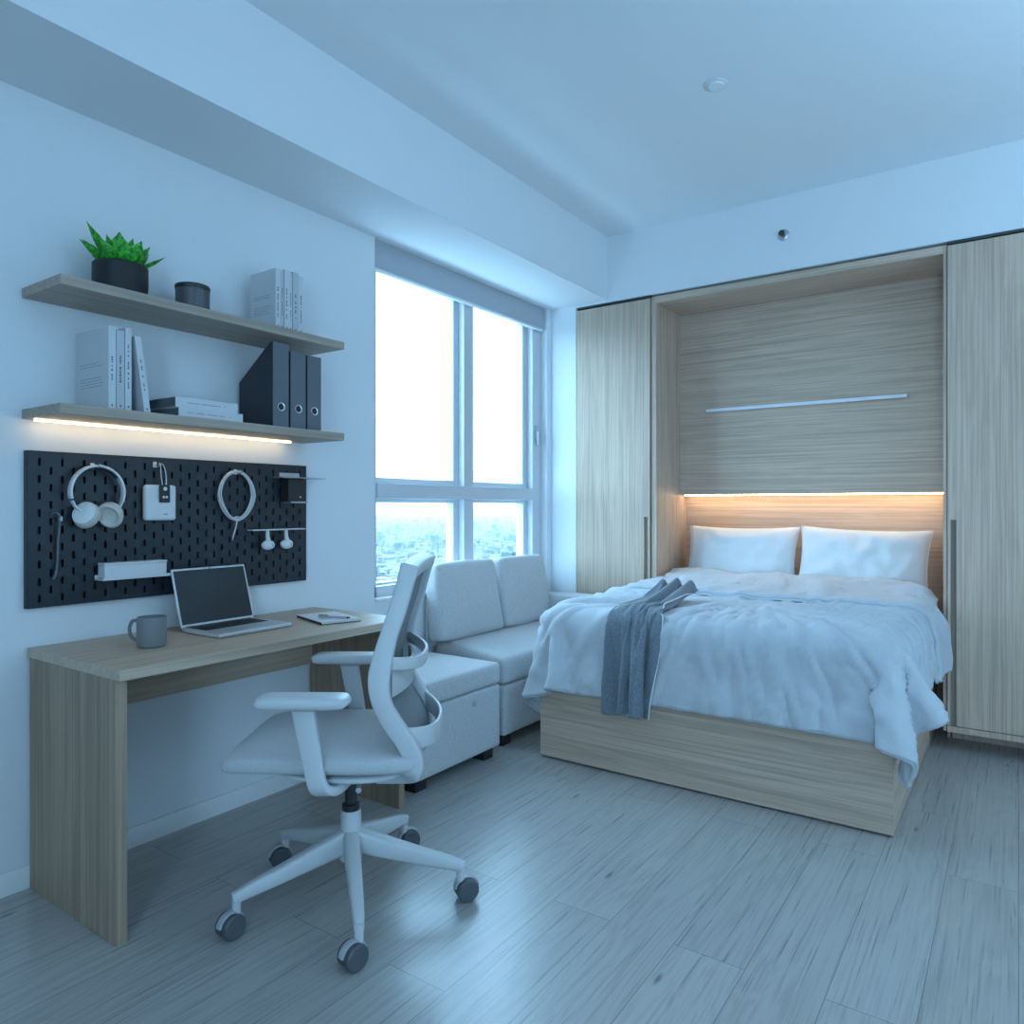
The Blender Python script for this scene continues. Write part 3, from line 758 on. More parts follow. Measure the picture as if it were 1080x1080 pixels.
# white rail with two hanging earbuds
t = thing('rail_shelf', 'thin white rail shelf at the right of the pegboard', 'shelf', (PX+.02, 1.87, 1.08))
par(MB().box(PX+.002, PX+.045, 1.745, 2.0, 1.080, 1.085).build('rail', M['white_plastic'], bevel=.0015), t)
for y, lb in ((1.826, 'white wireless earbud hanging left under the thin white rail'), (1.916, 'white wireless earbud hanging right under the thin white rail')):
    t = thing('earbud', lb, 'earbud', (PX+.03, y, 1.01), group='earbuds under the white rail')
    par(MB().tube([(PX+.028,y-.004,1.0795),(PX+.028,y-.003,1.055),(PX+.030,y,1.035)], [.0075,.008,.010], 12).build('stem', M['hp'], smooth=True), t)
    mt = Matrix.Translation((PX+.032, y-.003, 1.022)) @ Matrix.Diagonal((.015,.031,.020,1))
    m = MB(); bmesh.ops.create_uvsphere(m.bm, u_segments=20, v_segments=12, radius=1, matrix=mt); par(m.build('bud', M['hp'], smooth=True, ang=180), t)
    mt = Matrix.Translation((PX+.043, y+.010, 1.022)) @ Matrix.Diagonal((.006,.008,.008,1))
    m = MB(); bmesh.ops.create_uvsphere(m.bm, u_segments=14, v_segments=8, radius=1, matrix=mt); par(m.build('ear_tip', M['pad'], smooth=True, ang=180), t)

# lower-left tray with a white box in it
t = thing('peg_tray', 'shallow white tray clipped low on the pegboard', 'tray', (PX+.03, 1.28, .935))
m = MB(); m.box(PX+.001, PX+.060, 1.172, 1.400, .934, .938); m.box(PX+.057, PX+.060, 1.172, 1.400, .938, .944); m.box(PX+.001, PX+.004, 1.172, 1.400, .938, .950)
par(m.build('tray', M['white_plastic'], bevel=.001), t)
t = thing('storage_box', 'long white box resting in the tray on the pegboard', 'box', (PX+.03, 1.28, .938))
par(MB().box(PX+.006, PX+.054, 1.180, 1.390, .9385, .983).build('box_body', M['white_plastic'], bevel=.004, seg=3), t)
par(MB().box(PX+.005, PX+.055, 1.179, 1.391, .983, .990).build('box_lid', M['white_plastic'], bevel=.002), t)

# thin dark strap at the left of the board
t = thing('hanging_strap', 'thin dark strap hanging at the left of the pegboard', 'strap', (PX+.01, 1.05, .95))
pts = catmull([(PX+.006,1.040,1.150),(PX+.014,1.048,1.158),(PX+.020,1.058,1.148),(PX+.018,1.060,1.12),(PX+.012,1.057,1.06),(PX+.012,1.055,1.0),(PX+.012,1.050,.962),(PX+.010,1.044,.948)], 5)
par(MB().sweep(pts, .006, .0025, (0,1,0), .6).build('strap', M['binder'], smooth=True), t)
par(MB().tube([(PX+.006,1.061,1.135),(PX+.02,1.064,1.142),(PX+.022,1.062,1.130)], .004, 8).build('buckle', M['steel'], smooth=True), t)

# ------------------------------------------------------------------ things on the desk
# mug
mx_, my_ = -2.215, 1.213
t = thing('mug', 'grey stoneware mug standing on the desk left of the laptop', 'mug', (mx_, my_, .74))
par(MB().lathe([(.034,0),(.040,.003),(.0425,.012),(.043,.09),(.0415,.0935),(.039,.092),(.0385,.012),(.001,.008)], 40, c=(mx_,my_,.7402)).build('cup', M['mug'], smooth=True), t)
hd = Vector((-.82,-.572,0))*.9
hp = catmull([(mx_+hd.x*.045, my_+hd.y*.045, .818),(mx_+hd.x*.066, my_+hd.y*.066, .820),(mx_+hd.x*.077, my_+hd.y*.077, .796),(mx_+hd.x*.070, my_+hd.y*.070, .768),(mx_+hd.x*.045, my_+hd.y*.045, .758)], 6)
par(MB().tube(hp, .0055, 10).build('handle', M['mug'], smooth=True), t)
# laptop
t = thing('laptop', 'open silver laptop with a dark blank screen on the desk', 'laptop', (-2.26, 1.555, .7405))
Lr = Matrix.Translation((-2.268, 1.555, .7405)) @ Matrix.Rotation(R(1.5), 4, 'Z')
m = MB().box(-.105, .108, -.150, .150, .001, .0145, mat=Lr); par(m.build('base', M['alu'], bevel=.004, seg=3), t)
m = MB().box(-.092, .002, -.128, .128, .0145, .0152, mat=Lr)
par(m.build('keyboard', M['keys']), t)
m = MB()
for r_ in range(5):
    for c_ in range(14):
        m.box(-.090+r_*.0183, -.090+r_*.0183+.0158, -.126+c_*.0181, -.126+c_*.0181+.0158, .0152, .0162, mat=Lr)
par(m.build('key_caps', M['chair_dark']), t); 
par(MB().box(.020, .095, -.05, .05, .0145, .0149, mat=Lr).build('trackpad', M['alu']), t)
Sc = Lr @ Matrix.Translation((-.108, 0, .012)) @ Matrix.Rotation(R(-17), 4, 'Y')
par(MB().box(-.006, 0, -.150, .150, .002, .212, mat=Sc).build('lid', M['alu'], bevel=.0025, seg=2), t)
par(MB().box(0, .0006, -.143, .143, .012, .2045, mat=Sc).build('screen', M['screen']), t)
par(MB().box(0.0006, .0012, -.003, .003, .2055, .2085, mat=Sc).build('webcam', M['keys']), t)
par(MB().cyl((-.108, -.13, .011), .006, .26, axis=1, n=12, mat=Lr).build('hinge', M['black']), t)
# notebook & pen
t = thing('notebook', 'white covered notebook lying at the window end of the desk', 'notebook', (-2.18, 1.875, .7405))
Nb = Matrix.Translation((-2.185, 1.893, .7405)) @ Matrix.Rotation(R(-17), 4, 'Z')
m = MB(); m.box(-.118, .118, -.080, .080, 0, .0022, mat=Nb); m.box(-.118,.118,-.080,-.0775,.0022,.009, mat=Nb)
par(m.build('back_cover', M['binder_side'], bevel=.001), t)
par(MB().box(-.115, .115, -.077, .077, .0022, .009, mat=Nb).build('page_block', M['pages']), t)
par(MB().box(-.118, .118, -.080, .080, .009, .0112, mat=Nb).build('front_cover', M['white_plastic'], bevel=.001), t)
t = thing('pen', 'short dark pen lying across the white notebook', 'pen', (-2.15, 1.90, .752))
Pn = Matrix.Translation((-2.135, 1.872, .7565)) @ Matrix.Rotation(R(20), 4, 'Z')
par(MB().cyl((-.06,0,0), .0042, .12, axis=0, n=12, mat=Pn).build('barrel', M['steel'], smooth=True), t)
par(MB().cyl((.060,0,0), .0042, .013, axis=0, n=12, r2=.001, mat=Pn).build('tip', M['black'], smooth=True), t)
mt = Pn @ Matrix.Translation((-.03,0,.012)) @ Matrix.Diagonal((.010,.007,.011,1))
par(MB().box(-.06,-.02,-.001,.001,.0042,.0065, mat=Pn).build('clip', M['black']), t)

# ------------------------------------------------------------------ office chair
def office_chair():
    t = thing('office_chair', 'pale grey mesh-back office chair on casters pulled up to the desk', 'chair', (-1.644, 1.511, 0), R(34.904))
    P = lambda mb, name, mat, **k: mb.build(name, mat, t, **k)
    # --- star base
    hub = MB().lathe([(.022,.118),(.034,.122),(.037,.140),(.033,.155),(.030,.262),(.027,.268)], 32); P(hub, 'hub', M['chair_white'], smooth=True)
    P(MB().cyl((0,0,.262), .0175, .17, n=24), 'gas_lift', M['black'], smooth=True)
    P(MB().lathe([(.026,.262),(.026,.285),(.018,.288)], 24), 'lift_collar', M['black'], smooth=True)
    for k in range(5):
        a = R(-2+72*k); d = Vector((math.cos(a), math.sin(a), 0)); s = Vector((-math.sin(a), math.cos(a), 0))
        pts = [d*.02+Vector((0,0,.178)), d*.10+Vector((0,0,.158)), d*.20+Vector((0,0,.134)), d*.30+Vector((0,0,.112)), d*.338+Vector((0,0,.100))]
        pts = catmull(pts, 3); n_ = len(pts)
        wd = [.050-.024*i/(n_-1) for i in range(n_)]; dd = [.072-.040*min(1,i/(n_-3)) for i in range(n_)]
        leg = P(MB().sweep(pts, wd, dd, s, .5), 'base_leg', M['chair_white'], smooth=True, ang=60)
        m = MB().cyl(tuple(d*.330+Vector((0,0,.060))), .012, .045, n=16); q = m.build('caster_stem', M['chair_white'], leg, smooth=True)
        # twin wheel caster, trailing at its own angle
        ca = a + R([25,-40,70,20,-60][k])
        c_ = d*.330 + Vector((math.cos(ca), math.sin(ca), 0))*.018
        Mt = Matrix.Translation(c_ + Vector((0,0,.0335))) @ Matrix.Rotation(ca, 4, 'Z')
        for sg in (-1, 1):
            prof = [(.001,.006),(.029,.006),(.033,.010),(.033,.022),(.029,.027),(.001,.028)]
            Wm = Mt @ Matrix.Rotation(PI/2*(-sg), 4, 'X')
            MB().lathe(prof, 28, mat=Wm).build('caster_wheel', M['wheel'], leg, smooth=True)
        m = MB(); arc = [(.0365*math.cos(R(b)), 0, .0365*math.sin(R(b))) for b in range(10, 171, 16)]
        m.sweep([Mt @ Vector(p) for p in arc], .020, .006, Mt.to_3x3() @ Vector((0,1,0)), .5)
        m.cyl((0,-.012,0), .012, .024, axis=1, n=14, mat=Mt)
        m.build('caster_hood', M['caster_hood'], leg, smooth=True)
    # --- seat mechanism
    m = MB(); m.box(-.12, .17, -.075, .075, .398, .432); m.box(-.05, .05, -.05, .05, .385, .40)
    P(m, 'mechanism', M['chair_white'], bevel=.012, seg=3)
    # --- seat pan + cushion
    def seat_ring(p, zc, th, w, n_=28, e=4.0):
        rg = []
        for k in range(n_):
            a = 2*PI*k/n_; c, s_ = math.cos(a), math.sin(a)
            y = w*math.copysign(abs(c)**(2/e), c); z = th/2*math.copysign(abs(s_)**(2/e), s_)
            rg.append(Vector((p, y, zc+z)))
        return rg
    rows = [(-.306,.472,.010,.205),(-.304,.472,.040,.216),(-.294,.473,.058,.228),(-.262,.476,.064,.238),(-.20,.480,.066,.246),(-.10,.480,.066,.252),(0,.479,.066,.254),(.10,.478,.066,.252),(.17,.478,.064,.244),(.205,.478,.058,.232),(.226,.479,.044,.214),(.232,.479,.010,.20)]
    P(MB().ring_loft([seat_ring(*r) for r in rows]), 'seat', M['seat'], smooth=True, sub=1, ang=180)
    rows = [(-.19,.440,.006,.10),(-.17,.440,.018,.19),(-.08,.436,.026,.225),(.05,.433,.030,.23),(.15,.434,.030,.21),(.20,.437,.012,.16)]
    P(MB().ring_loft([seat_ring(*r) for r in rows]), 'seat_pan', M['chair_white'], smooth=True, sub=1, ang=180)
    # --- back frame
    prof = [(.208,1.018),(.190,.955),(.172,.892),(.152,.832),(.138,.780),(.127,.725),(.127,.680),(.138,.635),(.162,.588),(.190,.545),(.212,.500),(.216,.462),(.196,.432),(.155,.418),(.10,.414)]
    pc = catmull([(p,0,z) for p,z in prof], 4)
    def wat(z):   # half width of the back at a given height
        if z > .95: return .205
        if z > .66: return .205+.022*(.95-z)/.29
        if z > .45: return .227-.030*(.66-z)/.21
        return .197-.10*(.45-z)/.036*.9
    for sg in (-1, 1):
        path = [Vector((q.x, sg*max(.09, wat(q.z)), q.z)) for q in pc]; n_ = len(path)
        dep = []
        for q in path:
            z = q.z
            dep.append(.047 if z > .82 else (.047+.012*(1-abs(z-.72)/.10) if z > .62 else .050))
        P(MB().sweep(path, .034, dep, (0,1,0), .3), 'back_rail', M['chair_white'], smooth=True, ang=60)
    m = MB()
    top = catmull([(.205,-.222,1.000),(.203,-.12,1.003),(.203,0,1.005),(.203,.12,1.003),(.205,.222,1.000)], 6)
    m.sweep(top, .042, .044, (.28,0,1), .25); P(m, 'top_rail', M['chair_white'], smooth=True, ang=60)
    m = MB()
    bt = catmull([(.10,-.11,.414),(.12,-.05,.412),(.13,0,.412),(.12,.05,.412),(.10,.11,.414)], 5)
    m.sweep(bt, .05, .022, (1,0,0), .5); P(m, 'lower_crossbar', M['chair_white'], smooth=True, ang=60)
    # mesh panel between the rails
    m = MB(); NU = 14; grid = []
    for q in pc:
        if q.z < .47 : break
        row = []
        for j in range(NU+1):
            s_ = -1+2*j/NU; w_ = wat(q.z)
            row.append(m.bm.verts.new((q.x-.006+.020*(1-s_*s_), s_*w_, q.z)))
        grid.append(row)
    for i in range(len(grid)-1):
        for j in range(NU): m.bm.faces.new([grid[i][j], grid[i][j+1], grid[i+1][j+1], grid[i+1][j]])
    o = P(m, 'mesh_back', M['mesh'], smooth=True, ang=180); q = o.modifiers.new('thick', 'SOLIDIFY'); q.thickness = .002
    # curved support bands behind the mesh
    def band(zc, p0, bulge, h, name, zmid):
        pts = []
        for j in range(25):
            s_ = -1+2*j/24; k = (1-abs(s_)**2.6)
            pts.append((p0+bulge*k, s_*(wat(zc)-.004), zc+(zmid-zc)*k))
        m = MB(); m.sweep(pts, h, .011, (0,0,1), .8); return P(m, name, M['chair_white'], smooth=True, ang=60)
    band(.752, .135, .088, .036, 'upper_band', .728)
    band(.545, .195, .072, .058, 'lower_band', .522)
    m = MB(); pts = [(.150+.030*(1-(s/10)**2), s*.0185, .688) for s in range(-10, 11)]
    m.sweep(pts, .075, .010, (0,0,1), .5); P(m, 'lumbar_pad', M['chair_white'], smooth=True, ang=60)
    # --- armrests
    for sg in (-1, 1):
        w0 = sg*.272
        m = MB(); softbox(m, -.180, .048, w0-.042, w0+.042, .650, .680, r=.012, puff=(.012,0,.002), n=10); pad = P(m, 'arm_pad', M['chair_white'], smooth=True, ang=180)
        path = catmull([(-.066,w0,.652),(-.058,w0,.60),(-.045,w0,.53),(-.034,w0,.47),(-.024,w0*.99,.435),(-.005,w0*.90,.417),(.01,w0*.66,.412),(.02,w0*.25,.412)], 4); n_ = len(path)
        wd = [.062-.012*min(1,i/12) for i in range(n_)]
        m = MB(); m.sweep(path, wd, .024, (1,0,0), .5); P(m, 'arm_upright', M['chair_white'], smooth=True, ang=60)
        P(MB().box(-.088,-.028,w0-.016,w0+.016,.640,.652), 'pad_mount', M['caster_hood'], bevel=.002)
    # tilt lever
    m = MB(); m.tube([(.06,-.075,.408),(.06,-.17,.404),(.065,-.20,.402)], [.005,.005,.008], 10); P(m, 'tilt_lever', M['caster_hood'], smooth=True)
office_chair()

# ------------------------------------------------------------------ sofa
t = thing('ottoman', 'light grey upholstered storage ottoman behind the office chair', 'ottoman', (-2.25, 2.48, 0))
OX0, OX1, OY0, OY1 = -2.49, -1.995, 2.19, 2.765
m = MB(); softbox(m, OX0, OX1, OY0, OY1, .055, .345, r=.012, puff=(.004,.004,0)); par(m.build('body', M['sofa'], smooth=True, ang=180), t)
m = MB(); softbox(m, OX0-.002, OX1+.003, OY0-.003, OY1+.003, .347, .447, r=.022, puff=(.003,.003,.006)); par(m.build('lid_cushion', M['sofa'], smooth=True, ang=180), t)
for x in (OX0+.04, OX1-.10):
    for y in (OY0+.02, OY1-.09): par(MB().box(x, x+.07, y, y+.07, 0, .056).build('foot', M['black'], bevel=.002), t)
par(MB().lathe([(0,0),(.014,0),(.012,.004),(0,.005)], 20, mat=Matrix.Translation((OX1+.004, 2.56, .296)) @ Matrix.Rotation(PI/2,4,'Y')).build('button', M['caster_hood'], smooth=True), t)
t = thing('sofa', 'light grey two-seat sofa beneath the window', 'sofa', (-2.28, 3.4, 0))
SX0, SX1, SY0_, SY1_ = -2.505, -2.052, 2.875, 3.985
m = MB(); softbox(m, SX0+.005, SX1, SY0_, SY1_-.17, .055, .300, r=.012, puff=(.003,.003,0)); par(m.build('base', M['sofa'], smooth=True, ang=180), t)
m = MB(); softbox(m, SX0+.005, SX1+.004, SY0_-.006, SY1_-.172, .302, .436, r=.028, puff=(.004,.004,0), n=16)
for v in m.bm.verts:      # seat rises towards the back
    if v.co.z > .38: v.co.z += .048*min(1, max(0, (SX1-v.co.x)/.30))**.8*((v.co.z-.38)/.056)
par(m.build('seat_cushion', M['sofa'], smooth=True, ang=180), t)
m = MB(); softbox(m, SX0+.01, SX1-.005, SY1_-.165, SY1_, .055, .632, r=.03, puff=(.004,.006,.006)); par(m.build('arm', M['sofa'], smooth=True, ang=180), t)
m = MB(); softbox(m, SX0, SX0+.022, SY0_-.07, SY1_-.02, .45, .70, r=.009); par(m.build('backrest', M['sofa'], smooth=True, ang=180), t)
for x in (SX0+.03, SX1-.09):
    for y in (SY0_+.015, SY1_-.10): par(MB().box(x, x+.07, y, y+.07, 0, .056).build('foot', M['black'], bevel=.002), t)
def back_cushion(label, y0, y1, skew, seed):
    t = thing('back_cushion', label, 'cushion', (-2.45, (y0+y1)/2, .48), group='loose back cushions on the sofa')
    m = MB(); softbox(m, -.054, .054, -(y1-y0)/2, (y1-y0)/2, 0, .395, r=.030, puff=(.022,.004,.008), n=16, wob=.006, seed=seed)
    Mt = Matrix.Translation((-2.418, (y0+y1)/2, .484)) @ Matrix.Rotation(skew, 4, 'X') @ Matrix.Rotation(R(-9), 4, 'Y')
    for v in m.bm.verts:
        v.co.y *= 1 - .10*(v.co.z/.40); v.co = Mt @ v.co
    par(m.build('cushion_body', M['sofa'], smooth=True, ang=180), t)
back_cushion('grey back cushion nearest the office chair on the sofa', 2.79, 3.335, 0, 1)
back_cushion('grey back cushion next to the sofa arm', 3.345, 3.845, 0, 2)

# ------------------------------------------------------------------ bed
BX0, BX1, BY0, BY1 = -1.847, -.362, 2.88, 4.535
t = thing('bed', 'double bed with an oak box base set in the niche', 'bed', (-1.1, 3.7, 0))
par(MB().box(BX0, BX1, BY0, BY0+.022, .008, .40).build('foot_panel', M['wood_x'], bevel=.0015), t)
m = MB(); m.box(BX1-.022, BX1, BY0+.022, 4.04, .008, .40); par(m.build('side_panel', M['wood_y'], bevel=.0015), t)
m = MB(); m.box(BX0, BX0+.022, BY0+.022, 4.04, .008, .40); par(m.build('side_panel', M['wood_y'], bevel=.0015), t)
par(MB().box(BX0+.03, BX1-.03, BY0+.03, 4.04, 0, .36).build('plinth', M['darkgap']), t)
par(MB().box(NX0+.01, NX1-.06, 4.045, BY1, .008, .38).build('slatted_base', M['wood_x']), t)
m = MB(); softbox(m, BX0+.05, BX1-.012, BY0+.05, 4.03, .385, .665, r=.05, puff=(.0,.0,.004), n=16)
par(m.build('mattress', M['mattress'], smooth=True, ang=180), t)
m = MB(); softbox(m, NX0+.015, NX1-.065, 3.95, BY1-.003, .385, .675, r=.05, puff=(0,0,.002), n=14); par(m.build('mattress_head', M['mattress'], smooth=True, ang=180), t)

def pillow(label, cx, cy, cz, w, h, th, lean, roll, seed):
    cz += .018; h -= .012
    t = thing('pillow', label, 'pillow', (cx, cy, cz), group='pillows against the headboard')
    m = MB(); N = 34; f_, b_ = [], []
    for side, store in ((1, f_), (-1, b_)):
        for i in range(N+1):
            row = []
            for j in range(N+1):
                u, v = -1+2*i/N, -1+2*j/N
                edge = (max(0, 1-abs(u)**2.6)*max(0, 1-abs(v)**2.6))**.45
                # sides pull in between the corners
                x = u*w/2*(1-.06*(1-v*v)); z = v*h/2*(1-.085*(1-u*u))
                wr = noise.noise(Vector((u*2.2+seed, v*2.6, side)))*.016 + .012*noise.noise(Vector((u*6+seed, v*2.4, side*2)))
                rad = math.atan2(v+1.1, u-.1); wr += .007*max(0, math.sin(rad*15+seed))**2*max(0, 1-math.hypot(u-.1, v+1.1)/1.5)
                y = side*(th/2*edge + wr*edge)
                row.append((x, y, z))
            store.append(row)
    Mt = Matrix.Translation((cx, cy, cz)) @ Matrix.Rotation(roll, 4, 'Y') @ Matrix.Rotation(lean, 4, 'X') @ Matrix.Translation((0,0,h/2))
    vf = {}
    for si, st in ((0, f_), (1, b_)):
        for i in range(N+1):
            for j in range(N+1):
                ed = i in (0,N) or j in (0,N)
                if si == 1 and ed: vf[(1,i,j)] = vf[(0,i,j)]; continue
                vf[(si,i,j)] = m.bm.verts.new(Mt @ Vector((st[i][j][0], -st[i][j][1], st[i][j][2])))
    for si in (0,1):
        for i in range(N):
            for j in range(N): m.bm.faces.new([vf[(si,i,j)], vf[(si,i+1,j)], vf[(si,i+1,j+1)], vf[(si,i,j+1)]])
    body = m.build('pillowcase', M['pillow'], smooth=True, ang=180); par(body, t)
    # piped seam round the case
    ring = [(-1+2*i/N, -1) for i in range(N)] + [(1, -1+2*i/N) for i in range(N)] + [(1-2*i/N, 1) for i in range(N)] + [(-1, 1-2*i/N) for i in range(N)]
    pts = [Mt @ Vector((u*w/2*(1-.06*(1-v*v)), 0, v*h/2*(1-.085*(1-u*u)))) for u, v in ring]
    par(MB().tube(pts, .0028, 6, closed=True).build('piping', M['pillow'], smooth=True, ang=180), t)
pillow('white pillow at the left of the bed head', -1.385, 4.345, .665, .67, .40, .17, R(-17), R(0), 1.3)
pillow('white pillow at the right of the bed head, corner towards the wardrobe', -.715, 4.335, .665, .67, .40, .18, R(-17), R(1.5), 5.7)

